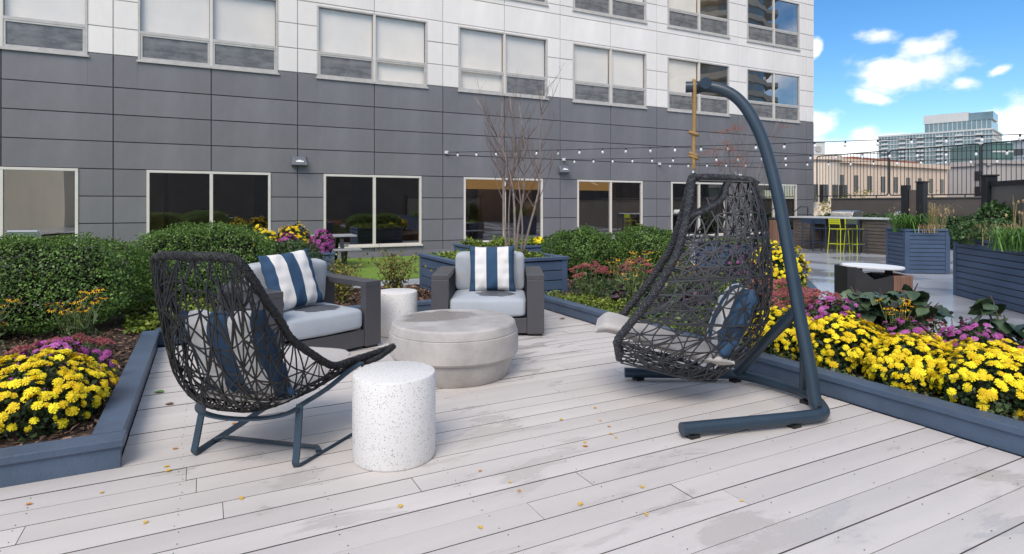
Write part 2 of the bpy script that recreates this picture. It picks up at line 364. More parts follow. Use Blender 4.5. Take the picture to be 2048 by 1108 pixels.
def pave_material():
    m = pm('wet grey paving', (.46, .48, .51), .5, .12, .7, .08, 30, coords='Object'); N, L, b = nodes_of(m)
    geo = N.new('ShaderNodeNewGeometry'); n1 = N.new('ShaderNodeTexNoise'); n1.inputs['Scale'].default_value = .55; n1.inputs['Detail'].default_value = 5; L.new(geo.outputs['Position'], n1.inputs[0])
    mr = N.new('ShaderNodeMapRange'); mr.interpolation_type = 'SMOOTHSTEP'; L.new(n1.outputs[0], mr.inputs[0]); mr.inputs[1].default_value = .46; mr.inputs[2].default_value = .58
    old = b.inputs['Base Color'].links[0].from_socket
    mx = N.new('ShaderNodeMix'); mx.data_type = 'RGBA'; L.new(mr.outputs[0], mx.inputs['Factor']); L.new(old, mx.inputs['A']); mx.inputs['B'].default_value = (.34, .355, .38, 1); L.new(mx.outputs['Result'], b.inputs['Base Color'])
    m2 = N.new('ShaderNodeMix'); L.new(mr.outputs[0], m2.inputs['Factor']); m2.inputs['A'].default_value = .24; m2.inputs['B'].default_value = .04; L.new(m2.outputs['Result'], b.inputs['Roughness'])
    return m
m_pave = pave_material()
def terrazzo():
    m = pm('white terrazzo', (.78, .77, .75), .5, .03, 3, .06, 150); N, L, b = nodes_of(m)
    tc = N.new('ShaderNodeTexCoord'); old = b.inputs['Base Color'].links[0].from_socket
    for sc, th, rc, colr in ((130, .30, .74, (.16, .15, .14)), (240, .33, .64, (.48, .46, .44))):
        vo = N.new('ShaderNodeTexVoronoi'); vo.inputs['Scale'].default_value = sc; L.new(tc.outputs['Object'], vo.inputs['Vector'])
        sp = N.new('ShaderNodeSeparateColor'); L.new(vo.outputs['Color'], sp.inputs[0])
        a = N.new('ShaderNodeMath'); a.operation = 'LESS_THAN'; L.new(vo.outputs['Distance'], a.inputs[0]); a.inputs[1].default_value = th
        c = N.new('ShaderNodeMath'); c.operation = 'GREATER_THAN'; L.new(sp.outputs[0], c.inputs[0]); c.inputs[1].default_value = rc
        d = N.new('ShaderNodeMath'); d.operation = 'MULTIPLY'; L.new(a.outputs[0], d.inputs[0]); L.new(c.outputs[0], d.inputs[1])
        mx = N.new('ShaderNodeMix'); mx.data_type = 'RGBA'; L.new(d.outputs[0], mx.inputs['Factor']); L.new(old, mx.inputs['A']); mx.inputs['B'].default_value = (*colr, 1); old = mx.outputs['Result']
    L.new(old, b.inputs['Base Color']); return m
m_terr = terrazzo()
def concrete():
    m = pm('cast concrete', (.45, .425, .40), .7, .24, 3.4, .3, 60, coords='Object'); N, L, b = nodes_of(m)
    tc = N.new('ShaderNodeTexCoord'); mp = N.new('ShaderNodeMapping'); mp.inputs['Location'].default_value = (.13, -.72, -3.9); L.new(tc.outputs['Object'], mp.inputs[0])
    mp.inputs['Scale'].default_value = (2.6, 3.6, 9)
    ln = N.new('ShaderNodeVectorMath'); ln.operation = 'LENGTH'; L.new(mp.outputs[0], ln.inputs[0])
    no = N.new('ShaderNodeTexNoise'); no.inputs['Scale'].default_value = 7; no.inputs['Detail'].default_value = 6; L.new(tc.outputs['Object'], no.inputs[0])
    ad = N.new('ShaderNodeMath'); ad.operation = 'MULTIPLY_ADD'; L.new(no.outputs[0], ad.inputs[0]); ad.inputs[1].default_value = .9; L.new(ln.outputs['Value'], ad.inputs[2])
    mr = N.new('ShaderNodeMapRange'); mr.interpolation_type = 'SMOOTHSTEP'; L.new(ad.outputs[0], mr.inputs[0]); mr.inputs[1].default_value = 1.42; mr.inputs[2].default_value = 1.12
    old = b.inputs['Base Color'].links[0].from_socket
    mx = N.new('ShaderNodeMix'); mx.data_type = 'RGBA'; L.new(mr.outputs[0], mx.inputs['Factor']); L.new(old, mx.inputs['A']); mx.inputs['B'].default_value = (.30, .275, .25, 1); L.new(mx.outputs['Result'], b.inputs['Base Color'])
    ro = b.inputs['Roughness'].links[0].from_socket; m2 = N.new('ShaderNodeMix'); L.new(mr.outputs[0], m2.inputs['Factor']); L.new(ro, m2.inputs['A']); m2.inputs['B'].default_value = .2; L.new(m2.outputs['Result'], b.inputs['Roughness'])
    return m
m_conc = concrete()
def stripes():
    m = pm('blue and white striped canvas', (.8, .8, .8), .9, .03, 8, .35, 500); N, L, b = nodes_of(m)
    tc = N.new('ShaderNodeTexCoord'); sp = N.new('ShaderNodeSeparateXYZ'); L.new(tc.outputs['Object'], sp.inputs[0])
    ab = N.new('ShaderNodeMath'); ab.operation = 'ABSOLUTE'; L.new(sp.outputs[0], ab.inputs[0])
    rp = N.new('ShaderNodeValToRGB'); rp.color_ramp.interpolation = 'CONSTANT'; L.new(ab.outputs[0], rp.inputs[0])
    e = rp.color_ramp.elements; e[0].position = 0; e[0].color = (.030, .075, .145, 1); e[1].position = .062; e[1].color = (.78, .76, .73, 1)
    q = e.new(.185); q.color = (.030, .075, .145, 1)
    L.new(rp.outputs[0], b.inputs['Base Color']); return m
m_stripe = stripes()
def damp_cushion():
    m = pm('grey cushion with damp patch', (.46, .50, .54), .92, .05, 6, .5, 700); N, L, b = nodes_of(m)
    tc = N.new('ShaderNodeTexCoord'); mp = N.new('ShaderNodeMapping'); mp.inputs['Location'].default_value = (0, -.55*3, -.40*4); mp.inputs['Scale'].default_value = (2.7, 3.4, 4); L.new(tc.outputs['Object'], mp.inputs[0])
    mp.inputs['Location'].default_value = (-.20, .40, -.4)
    ln = N.new('ShaderNodeVectorMath'); ln.operation = 'LENGTH'; L.new(mp.outputs[0], ln.inputs[0])
    no = N.new('ShaderNodeTexNoise'); no.inputs['Scale'].default_value = 9; no.inputs['Detail'].default_value = 5; L.new(tc.outputs['Object'], no.inputs[0])
    ad = N.new('ShaderNodeMath'); ad.operation = 'MULTIPLY_ADD'; L.new(no.outputs[0], ad.inputs[0]); ad.inputs[1].default_value = .5; L.new(ln.outputs['Value'], ad.inputs[2])
    mr = N.new('ShaderNodeMapRange'); L.new(ad.outputs[0], mr.inputs[0]); mr.inputs[1].default_value = .86; mr.inputs[2].default_value = .80
    old = b.inputs['Base Color'].links[0].from_socket
    mx = N.new('ShaderNodeMix'); mx.data_type = 'RGBA'; L.new(mr.outputs[0], mx.inputs['Factor']); L.new(old, mx.inputs['A']); mx.inputs['B'].default_value = (.13, .14, .16, 1); L.new(mx.outputs['Result'], b.inputs['Base Color'])
    ro = b.inputs['Roughness'].links[0].from_socket; m2 = N.new('ShaderNodeMix'); L.new(mr.outputs[0], m2.inputs['Factor']); L.new(ro, m2.inputs['A']); m2.inputs['B'].default_value = .25; L.new(m2.outputs['Result'], b.inputs['Roughness'])
    return m
m_damp = damp_cushion()

# ------------------------------------------------------------------ the ground and the deck
G = -.15
def struct(o): o['kind'] = 'structure'; return o
struct(Bx(-900, 900, -900, 900, -12.4, -12).build('ground', pm('city ground', (.12, .115, .11), .9, .2, .05)))
struct(Bx(-30, 23.9, -16, 16.9, -12, G).build('terrace_paving', m_pave))
struct(Bx(-8, 6.2, 11.75, 16.72, G+.002, G+.022).build('lawn', m_turf))
deck = struct(Bx(-6, 3.95, -2, 7.13, G+.004, -.034).build('deck', pm('dark deck frame', (.02, .02, .022), .9)))
deck_rnd = random.Random(3)
BW = .1622
def deck_boards():
    y = 2.243-BW*26+.002
    k = 0
    while y < 7.1:
        x0, x1 = (-5.9, 3.955) if y < 3.66 else (-.405, 3.955)
        if y > 6.5: x0 = .21
        cuts = [x0]; x = x0+deck_rnd.uniform(.8, 4.2)
        while x < x1-.5: cuts.append(x); x += deck_rnd.choice((3.66, 4.27, 4.88))
        cuts.append(x1)
        for a, b in zip(cuts[:-1], cuts[1:]):
            dz = deck_rnd.uniform(-.0015, .0015); gw = deck_rnd.choice((.0025, .0035, .0045, .006))
            if k % 3 == 1: gw = .0085
            o = Bx(a+.0015-(a+b)/2, b-.0015-(a+b)/2, gw/2-BW/2, BW-gw/2-BW/2, -.034, 0).build('plank', m_deck, deck)
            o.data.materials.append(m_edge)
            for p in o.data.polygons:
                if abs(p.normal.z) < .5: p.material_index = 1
            o.location = ((a+b)/2, y+BW/2, dz)
        k += 1; y += BW
    nm = MB(); yy = 2.243-BW*7
    while yy < 6.9:
        for xx in np.arange(-5.6, 3.9, .61):
            if yy > 3.5 and xx < -.38: continue
            for q in (.03, BW-.03):
                cx, cy = xx+deck_rnd.uniform(-.012, .012), yy+q+deck_rnd.uniform(-.006, .006)
                nm.lathe([(.0024, 0), (.0024, .0022)], 6, (cx, cy, 0))
        yy += BW
    o = nm.build('nail_heads', m_black, deck); o['kind'] = 'stuff'
deck_boards()

def border(name, label, segs, soilside, z1=.155, zb=0.0, capw=.13, fas=.03, group='blue grey planter borders round the deck', mat=None):
    """raised timber border: per segment a fascia board and a cap board; segs = [(x0,y0,x1,y1)], soilside = +1 left of the direction"""
    t = thing(name, label, 'planter border', (segs[0][0], segs[0][1], zb), 0, group)
    ox, oy = segs[0][0], segs[0][1]; mat = mat or m_navy
    for (x0, y0, x1, y1) in segs:
        d = Vector((x1-x0, y1-y0, 0)); Ln = d.length; d.normalize(); n = Vector((-d.y, d.x, 0))*soilside
        M = Matrix(((d.x, n.x, 0, x0-ox), (d.y, n.y, 0, y0-oy), (0, 0, 1, 0), (0, 0, 0, 1)))
        Bx(0, Ln, .0, fas, 0, z1-zb-.042, M).build('fascia_board', mat, t, bevel=.003)
        Bx(-.016, Ln+.016, -.016, capw, z1-zb-.042, z1-zb, M).build('cap_board', mat, t, bevel=.005)
        Bx(0, Ln, fas+.001, fas+.02, G-zb+.01 if zb == 0 else .0, z1-zb-.043, M).build('backing_board', mat, t)
    return t
# left bed, rear bed, right bed
border('planter_border', 'blue grey timber border of the bed with the big yellow mum beside the deck', [(-5.9, 3.70, -.394, 3.70)], 1)
border('planter_border', 'blue grey timber border running from the lounge chair corner towards the hedge', [(-.41, 3.832, -.41, 6.70)], 1)
border('planter_border', 'short blue grey timber border behind the woven lounge chair by the mulch', [(-.41, 6.718, .19, 6.718)], 1)
border('planter_border', 'blue grey timber border of the mulch bed behind the two armchairs', [(.19, 7.14, 3.95, 7.14)], 1)
border('planter_border', 'long blue grey timber border of the flower bed beside the hanging chair', [(3.97, -2, 3.97, 7.25)], -1)
struct(MB().prism([(-9, 3.74), (-.45, 3.74), (-.45, 6.76), (.19, 6.76), (.19, 7.2), (3.97, 7.2), (3.97, 9.15), (-9, 9.6)], G+.005, .085).build('soil', m_soil))
bedR = [(4.02, -2), (5.8, -2), (6.0, 2.5), (6.3, 3.9), (6.4, 4.7), (7.0, 5.66), (7.86, 5.6), (9.5, 7.1), (8.6, 9.9), (3.99, 9.9)]
struct(MB().prism(bedR, G+.006, .095).build('soil', m_soil))
border('planter_border', 'low blue grey border round the far yellow mum beside the wet paving', [(7.0, 5.66, 7.88, 5.60), (7.88, 5.60, 9.52, 7.08)], 1, .13, G, .10, .03)
border('planter_border', 'low blue grey border between the right flower bed and the wet paving', [(5.8, -2, 6.0, 2.5), (6.0, 2.5, 6.3, 3.9), (6.3, 3.9, 6.4, 4.7), (6.4, 4.7, 7.0, 5.66)], 1, .12, G, .09, .03)

def mulch(name, poly, n, z, seed, size=.045):
    r = np.random.RandomState(seed); xs = [p[0] for p in poly]; ys = [p[1] for p in poly]
    P = np.stack([r.uniform(min(xs), max(xs), n), r.uniform(min(ys), max(ys), n), z+r.uniform(.0, .022, n)], 1)
    keep = np.zeros(n, bool)
    for i in range(len(poly)):
        (xa, ya), (xb, yb) = poly[i], poly[i-1]
        c = ((ya > P[:, 1]) != (yb > P[:, 1])) & (P[:, 0] < (xb-xa)*(P[:, 1]-ya)/((yb-ya) or 1e-9)+xa); keep ^= c
    P = P[keep]; Nn = np.tile([0, 0, 1.], (len(P), 1))
    o = link(name, leaf_mesh(name, P, Nn, size, m_chip, aspect=.4, jit=.35, fold=.08, droop=.05, rng=r)); tag(o, kind='stuff'); return o
tag(mulch('bark_mulch', [(-5, 3.85), (-.56, 3.85), (-.56, 6.7), (.1, 6.9), (.1, 7.3), (-5, 7.3)], 15000, .087, 1, .05), 'loose brown bark mulch covering the bed left of the deck', 'mulch')
tag(mulch('bark_mulch', [(.2, 7.3), (3.95, 7.3), (3.95, 9.1), (.2, 9.1)], 9000, .087, 2, .055), 'brown bark mulch in the bed behind the armchairs', 'mulch')
tag(mulch('bark_mulch', [(4.12, -1), (5.7, -1), (6.2, 3.9), (6.9, 5.6), (9.2, 7.2), (8.4, 9.6), (4.12, 9.6)], 15000, .097, 3, .05), 'brown bark mulch under the flowers of the right hand bed', 'mulch')

# ------------------------------------------------------------------ the big building
bld = thing('apartment_building', 'large building with dark grey lower wall panels and off white upper storeys', 'building', (0, 17, G))
MX = 2.0915; X0 = -4.05
JX = [X0+MX*n for n in range(-3, 14)]+[23.09+.0001]
JX = [X0+MX*n for n in range(-3, 13)]+[23.11, 23.58]
lowW = [(X0+MX*n-1.41, X0+MX*n+1.41, .17, 2.21) for n in range(-2, 13, 2)]
upW = [(X0+MX*n-1.59, X0+MX*n+1.59, 4.86+3.11*k, 6.86+3.11*k) for n in range(-2, 13, 2) for k in range(3)]
HOLES = [(a-.0, b, c, d) for a, b, c, d in lowW+upW]
ROWS = [G, .27, .92, 1.565, 2.215, 2.87, 3.52, 4.17, 4.95]
for k in range(3): ROWS += [4.95+3.11*k+q for q in (.65, 1.32, 1.97, 2.79)]+([4.95+3.11*(k+1)] if k < 2 else [])
ROWS = sorted(ROWS)
def subtract(rect, holes):
    out = [rect]
    for (hx0, hx1, hz0, hz1) in holes:
        nxt = []
        for (x0, x1, z0, z1) in out:
            if hx0 >= x1 or hx1 <= x0 or hz0 >= z1 or hz1 <= z0: nxt.append((x0, x1, z0, z1)); continue
            a, b = max(x0, hx0), min(x1, hx1)
            if hx0 > x0: nxt.append((x0, hx0, z0, z1))
            if hx1 < x1: nxt.append((hx1, x1, z0, z1))
            if hz0 > z0: nxt.append((a, b, z0, hz0))
            if hz1 < z1: nxt.append((a, b, hz1, z1))
        out = nxt
    return [r for r in out if r[1]-r[0] > .012 and r[3]-r[2] > .012]
def facade():
    bk = MB()
    for (za, zb, mt, nm) in ((G, 4.95, m_joint, 'wall_core'), (4.95, 13.9, m_ljoint, 'wall_core')):
        bk = MB()
        for (x0, x1, z0, z1) in subtract((-10.4, 23.57, za, zb), HOLES): bk.box(x0, x1, .012, .28, z0-G, z1-G)
        bk.build(nm, mt, bld)
    g = .011
    for i in range(len(JX)-1):
        for j in range(len(ROWS)-1):
            x0, x1, z0, z1 = JX[i]+g, JX[i+1]-g, ROWS[j]+g, ROWS[j+1]-g
            dark = ROWS[j+1] < 5.0
            if i == len(JX)-2: x1 = JX[i+1]
            rs = subtract((x0, x1, z0, z1), HOLES)
            if not rs: continue
            mb = MB()
            for (a, b, c, d) in rs: mb.box(a-x0, b-x0, -.012, .016, c-z0, d-z0)
            mb.build('dark_panel' if dark else 'light_panel', m_dark if dark else m_light, bld, loc=(x0, deck_rnd.uniform(-.004, .003), z0-G), bevel=.004, seg=1)
    # low wall plinth ledge and the mass of the building behind the rooms
    Bx(-10.4, 23.57, -.05, .011, 0, .16).build('plinth', m_dark, bld)
    Bx(-10.4, 23.57, 5.2, 9, 0, 14.05).build('rear_mass', m_room, bld)
    Bx(23.40, 23.57, .281, 5.2, 0, 14.05).build('side_wall', m_dark, bld)
    Bx(-10.4, 23.39, .281, 5.19, 3.05, 4.6).build('floor_slab', m_room, bld)
    Bx(-10.4, 23.39, .281, 5.19, -.001, .2).build('room_floor', m_room, bld)
    for a in (-1.4, 6.45, 10.6, 14.9):
        Bx(a, a+.35, 2.6, 3.1, .21, 3.04).build('room_column', m_rooml, bld)
    for a, b, c in ((3.2, 4.6, 4.3), (9.2, 10.4, 3.6), (-8, -2, 4.2), (15, 17.6, 2.2), (-1, 1.4, 3.9)):
        Bx(a, b, c, c+.1, .21, 2.8).build('room_partition', m_rooml, bld)
facade()
m_cove = bpy.data.materials.new('warm cove light'); m_cove.use_nodes = True
_b = m_cove.node_tree.nodes['Principled BSDF']; _b.inputs['Base Color'].default_value = (.5, .35, .12, 1); _b.inputs['Emission Color'].default_value = (1, .64, .24, 1); _b.inputs['Emission Strength'].default_value = .17
Bx(7.3, 14.4, 2.2, 2.26, 2.06, 2.75).build('cove_light', m_cove, bld)
def quad(x0, x1, y, z0, z1): return MB().add([(x0, y, z0), (x1, y, z0), (x1, y, z1), (x0, y, z1)], [(0, 1, 2, 3)])
def low_window(x0, x1, z0, z1):
    w = .062; f = MB()
    f.box(0, x1-x0, -.035, .06, z1-z0-w, z1-z0).box(0, x1-x0, -.035, .06, 0, w).box(0, w, -.034, .06, w, z1-z0-w).box(x1-x0-w, x1-x0, -.034, .06, w, z1-z0-w)
    o = f.build('window', m_frame, bld, bevel=.004, seg=1, loc=(x0, 0, z0-G)); W = x1-x0; Hh = z1-z0
    Bx(W/2-.038, W/2+.038, -.03, .055, w, Hh-w).build('mullion', m_frame, o)
    for a, b in ((w, W/2-.038), (W/2+.038, W-w)): quad(a, b, .016, w, Hh-w).build('pane', m_glass, o)
    Bx(-.03, W+.03, -.075, -.036, -.03, .012).build('sill', m_frame, o)
def up_window(x0, x1, z0, z1, k, n):
    w = .05; f = MB(); W = x1-x0; Hh = z1-z0; zm = .66
    f.box(0, W, -.03, .06, Hh-w, Hh).box(0, W, -.03, .06, 0, w).box(0, w, -.029, .06, w, Hh-w).box(W-w, W, -.029, .06, w, Hh-w)
    o = f.build('window', m_gframe, bld, bevel=.004, seg=1, loc=(x0, 0, z0-G))
    Bx(W/2-.035, W/2+.035, -.026, .055, w, Hh-w).build('mullion', m_frame, o)
    for i, (a, b) in enumerate(((w, W/2-.036), (W/2+.036, W-w))):
        Bx(a, b, -.024, .05, zm, zm+.07).build('transom', m_gframe, o)
        bare = (n == 7) or (n == 6 and i == 1) or (n == 6 and k == 2); quad(a, b, .016, zm+.071, Hh-w).build('pane', m_glassr if bare else m_glassu, o)
        s = MB(); q = .045
        s.box(a+.004, b-.004, -.018, .03, w+.004, w+q).box(a+.004, b-.004, -.018, .03, zm-q, zm-.004).box(a+.004, a+q, -.017, .03, w+q, zm-q).box(b-q, b-.004, -.017, .03, w+q, zm-q)
        s.build('sash', m_gframe, o)
        quad(a+q, b-q, .004, w+q, zm-q).build('pane', m_glassd if (n+i+k) % 4 or bare else m_glassu, o)
        if not bare: Bx(a+.01, b-.01, .10, .106, (zm+.05) if (n+i+k) % 4 else w, Hh-w).build('blind', m_blind, o)
    Bx(-.03, W+.03, -.06, -.031, -.03, .012).build('sill', m_gframe, o)
for r_ in lowW: low_window(*r_)
for i, r_ in enumerate(upW): up_window(*r_, i % 3, i//3)
def wall_light(x, z, label):
    t = thing('wall_light', label, 'wall light', (x, 16.985, z), 0, 'wall lights on the dark panels')
    mb = MB().add([(-.2, 0, -.13), (.2, 0, -.13), (.2, 0, .13), (-.2, 0, .13), (-.2, -.20, -.10), (.2, -.20, -.10), (.15, -.07, .13), (-.15, -.07, .13)], [(0,1,2,3),(4,7,6,5),(0,4,5,1),(1,5,6,2),(2,6,7,3),(3,7,4,0)])
    mb.build('housing', pm('grey lamp housing', (.13, .14, .16), .4, .05), t, bevel=.008)
    d = Vector((0, .13, .23)).normalized(); nrm = Vector((0, -.23, .13)).normalized()
    c = Vector((0, -.135, .0)); me = MB()
    for (u0, u1, v0, v1) in ((-.10, .10, -.03, .01), (-.05, .04, .012, .035)):
        p = [c+Vector((u, 0, 0))+d*v+nrm*e for e in (.012, .018) for u, v in ((u0, v0), (u1, v0), (u1, v1), (u0, v1))]
        me.add(p, [(0,1,2,3),(4,7,6,5),(0,4,5,1),(1,5,6,2),(2,6,7,3),(3,7,4,0)])
    me.build('maker_plate', m_white, t)
wall_light(2.26, 2.53, 'small grey wedge wall light between the first and second dark ground floor windows')
wall_light(10.70, 2.54, 'small grey wedge wall light above the bare tree, beside the string lights')
wall_light(18.9, 2.54, 'small grey wedge wall light behind the top of the hanging chair')
# ------------------------------------------------------------------ furniture helpers
def spow(x, e): return math.copysign(abs(x)**e, x)
def cushion_mesh(w, d, h, mat, e1=.32, e2=.22, nu=44, nv=20, puff=.0, name='cushion'):
    """soft rounded slab centred on the origin"""
    vs = []; fs = []
    for j in range(nv+1):
        p = -math.pi/2+math.pi*j/nv
        for i in range(nu):
            t = 2*math.pi*i/nu
            x = w/2*spow(math.cos(p), e1)*spow(math.cos(t), e2); y = d/2*spow(math.cos(p), e1)*spow(math.sin(t), e2); z = h/2*spow(math.sin(p), e1)
            k = max(0, 1-(2*x/w)**2)*max(0, 1-(2*y/d)**2)
            z += math.copysign(puff*k, z) if abs(z) > h*.2 else 0
            z += .003*math.sin(9*x+2)*math.sin(7*y+1)
            vs.append((x, y, z))
    for j in range(nv):
        for i in range(nu): fs.append((j*nu+i, j*nu+(i+1) % nu, (j+1)*nu+(i+1) % nu, (j+1)*nu+i))
    m = MB().add(vs, fs); return m.mesh(name, mat, True)
def pillow_mesh(a, T, mat, seed=1, n=26):
    r = random.Random(seed); ph = [r.uniform(0, 6) for _ in range(6)]
    vs = []; fs = []; N1 = n+1
    for s in (1, -1):
        for j in range(N1):
            for i in range(N1):
                u = -1+2*i/n; v = -1+2*j/n
                th = T*max(0, (1-abs(u)**3.2))**.55*max(0, (1-abs(v)**3.2))**.55
                x = a*u*(1-.075*(1-v*v)**.8*abs(u)**3); z = a*v*(1-.075*(1-u*u)**.8*abs(v)**3)
                wr = .010*math.sin(7*u+5*v+ph[0])*(.3+abs(u*v))+.008*math.sin(11*u-6*v+ph[1])*abs(v)+.006*math.sin(15*v+ph[2])*abs(u)
                vs.append((x, s*(th+(wr if th > .01 else 0)), z))
    o = N1*N1
    for j in range(n):
        for i in range(n):
            q = j*N1+i; fs.append((q, q+1, q+N1+1, q+N1)); fs.append((o+q, o+q+N1, o+q+N1+1, o+q+1))
    me = MB().add(vs, fs).mesh('pillow', mat, True)
    bm = bmesh.new(); bm.from_mesh(me); bmesh.ops.remove_doubles(bm, verts=bm.verts, dist=.0006); bmesh.ops.recalc_face_normals(bm, faces=bm.faces); bm.to_mesh(me); bm.free()
    me.polygons.foreach_set('use_smooth', [True]*len(me.polygons)); return me
def pillow(label, M, seed, a=.255, T=.085):
    o = link('pillow', pillow_mesh(a, T, m_stripe, seed)); o.matrix_world = M
    tag(o, label, 'pillow', 'blue and white striped pillows'); return o
def armchair(label, loc, rz):
    t = thing('armchair', label, 'armchair', loc, rz, 'charcoal framed armchairs with grey cushions')
    for s in (-1, 1):
        a, b = (.412, .59) if s > 0 else (-.59, -.412)
        f = MB().box(a, b, 0, .085, .025, .585).box(a, b, .80, .885, .025, .585).box(a, b, 0, .90, .586, .64).box(a+.03, b-.03, .086, .799, .04, .17)
        f.build('arm_frame', m_alu, t, bevel=.004)
        for yy in (.02, .80): Bx(a+.02, b-.02, yy, yy+.06, 0, .026).build('foot', m_black, t)
    Bx(-.41, .41, .012, .87, .03, .185).build('base', m_alu, t, bevel=.004)
    Bx(-.41, .41, .83, .885, .186, .60).build('back_panel', m_alu, t, bevel=.004)
    o = link('seat_cushion', cushion_mesh(.81, .80, .205, m_damp, .30, .16, puff=.018), t, (0, .395, .29))
    o = link('back_cushion', cushion_mesh(.80, .44, .19, m_cush, .35, .2, puff=.025), t, (0, .715, .605), (R(98), 0, 0))
    return t
def W(t, M): return Matrix.Translation(t.location) @ t.rotation_euler.to_matrix().to_4x4() @ M
AC1 = armchair('charcoal framed armchair with grey cushions between the woven lounge chair and a round side table', (.97, 5.50, 0), R(21.8))
AC2 = armchair('charcoal framed armchair with grey cushions standing alone behind the round concrete table', (2.615, 5.62, 0), R(-27.2))
T_ = Matrix.Translation
def RX(a): return Matrix.Rotation(R(a), 4, 'X')
def RZ(a): return Matrix.Rotation(R(a), 4, 'Z')
def RY(a): return Matrix.Rotation(R(a), 4, 'Y')
pillow('blue and white striped pillow tilted in the armchair next to the woven lounge chair', W(AC1, T_((-.10, .44, .672)) @ RZ(8) @ RX(-20) @ RY(-4)), 2, .28)
pillow('blue and white striped pillow upright in the armchair behind the concrete table', W(AC2, T_((.03, .505, .652)) @ RX(-13) @ RY(-1)), 3, .262)

# round concrete table, two terrazzo drums
def concrete_table(loc):
    t = thing('coffee_table', 'low round drum of grey cast concrete with a damp top', 'coffee table', loc)
    pr = [(.0, .0), (.435, 0), (.445, .01), (.482, .13), (.488, .165), (.516, .176), (.527, .19), (.527, .30), (.521, .352), (.512, .358), (.516, .364), (.508, .40), (.502, .420), (.488, .432), (.0, .435)]
    o = MB().lathe(pr[1:-1], 96).build('drum', m_conc, t); sharp(o, 28)
concrete_table((1.815, 4.555, 0))
def drum(label, loc, r=.225, h=.46):
    b = .012
    o = MB().lathe([(r-.012, 0), (r-.004, .004), (r, .012), (r, h-b), (r-.004, h-.004), (r-b, h)], 72).build('side_table', m_terr); sharp(o, 35); o.location = loc
    tag(o, label, 'side table', 'white terrazzo drum side tables'); return o
drum('white speckled terrazzo drum table beside the woven lounge chair', (.925, 3.205, 0))
drum('white speckled terrazzo drum table tucked beside an armchair behind the concrete table', (1.815, 6.19, 0), .215, .455)

# ------------------------------------------------------------------ woven shells
def rope(path, r, closed=False, strands=7, pitch=.085, sr=.27):
    P = [Vector(p) for p in path]
    # resample evenly
    L = [0]
    for a, b in zip(P[:-1], P[1:]): L.append(L[-1]+(b-a).length)
    n = max(8, int(L[-1]/.011)); Q = []; k = 0
    for i in range(n+1):
        s = L[-1]*i/n
        while k < len(L)-2 and L[k+1] < s: k += 1
        q = (s-L[k])/max(1e-9, L[k+1]-L[k]); Q.append(P[k].lerp(P[k+1], min(1, q)))
    u = (Q[1]-Q[0]).orthogonal().normalized(); mb = MB(); fr = []
    for i in range(n+1):
        T = (Q[min(n, i+1)]-Q[max(0, i-1)]).normalized(); u = (u-T*u.dot(T)).normalized(); fr.append((Q[i], u.copy(), T.cross(u), L[-1]*i/n))
    mb.tube([f[0] for f in fr[::3]]+[fr[-1][0]], r*.78, 8)
    for k in range(strands):
        for sgn in (1, -1):
            pts = []
            for (c, a, b, s) in fr:
                an = sgn*2*math.pi*(s/pitch)+2*math.pi*k/strands; rr = r*(.82+.10*sgn*math.sin(2*math.pi*s*strands/pitch+k*.5)); pts.append(c+(a*math.cos(an)+b*math.sin(an))*rr)
            mb.tube(pts, r*sr, 5)
    return mb
def weave(S, nu, nv, wid, seed, drop=None, mb=None, jit=.18, off=0.0, thick=.0045, cell=1, extra=.5):
    """star lattice of flat cords over the surface S(u,v), u in -1..1, v in 0..1"""
    r = random.Random(seed); mb = mb or MB(); nodes = {}
    for j in range(nv+1):
        for i in range(nu+1):
            sh = .5 if j % 2 else 0
            u = -1+2*(i+sh)/nu+(r.uniform(-jit, jit)/nu if 0 < i < nu else 0); v = j/nv+(r.uniform(-jit, jit)*.8/nv if 0 < j < nv else 0)
            if j % 2 and i == nu: continue
            nodes[(i, j)] = (max(-1, min(1, u)), v)
    E = set()
    def add(a, b):
        if a in nodes and b in nodes: E.add((a, b))
    for (i, j) in list(nodes):
        add((i, j), (i+1, j))
        k = i if j % 2 == 0 else i+1
        add((i, j), (k, j+1)); add((i, j), (k-1, j+1)); add((i, j), (i, j+2))
        if r.random() < extra:
            add((i, j), (k+1, j+1)); 
        if r.random() < extra: add((i, j), (k-2, j+1))
        if r.random() < extra*.5: add((i, j), (i+1, j+2))
        if r.random() < extra*.5: add((i, j), (i-1, j+2))
    for j in range(1, nv, 2):       # short ends out to the rims
        if (0, j) in nodes: nodes[('l', j)] = (-1, j/nv); E.add((('l', j), (0, j))); nodes[('r', j)] = (1, j/nv); E.add((('r', j), (nu-1, j)))
    for (a, b) in E:
        (u0, v0), (u1, v1) = nodes[a], nodes[b]
        if drop and (drop((u0+u1)/2, (v0+v1)/2)): continue
        m = 4; pts = []; o = r.uniform(-.004, .004); bow = r.uniform(-.10, .10)
        for k in range(m+1):
            t = k/m; bw = bow*math.sin(math.pi*t); u, v = u0+(u1-u0)*t-(v1-v0)*2*bw, v0+(v1-v0)*t+(u1-u0)*.5*bw; u = max(-1, min(1, u)); v = max(0, min(1, v)); p = S(u, v); e = .004
            nn = (S(min(1, u+e), v)-S(max(-1, u-e), v)).cross(S(u, min(1, v+e))-S(u, max(0, v-e)))
            nn = nn.normalized() if nn.length > 1e-12 else Vector((0, 0, 1)); pts.append(p+nn*(o+off)); 
        mb.tube(pts, 0, flat=(wid, thick), up=nn)
    return mb
def interp(tab, v):
    x = v*(len(tab)-1); i = min(len(tab)-2, int(x)); t = x-i
    p0 = tab[max(0, i-1)]; p1 = tab[i]; p2 = tab[i+1]; p3 = tab[min(len(tab)-1, i+2)]
    return [.5*(2*b+(c-a)*t+(2*a-5*b+4*c-d)*t*t+(3*b-a-3*c+d)*t**3) for a, b, c, d in zip(p0, p1, p2, p3)]

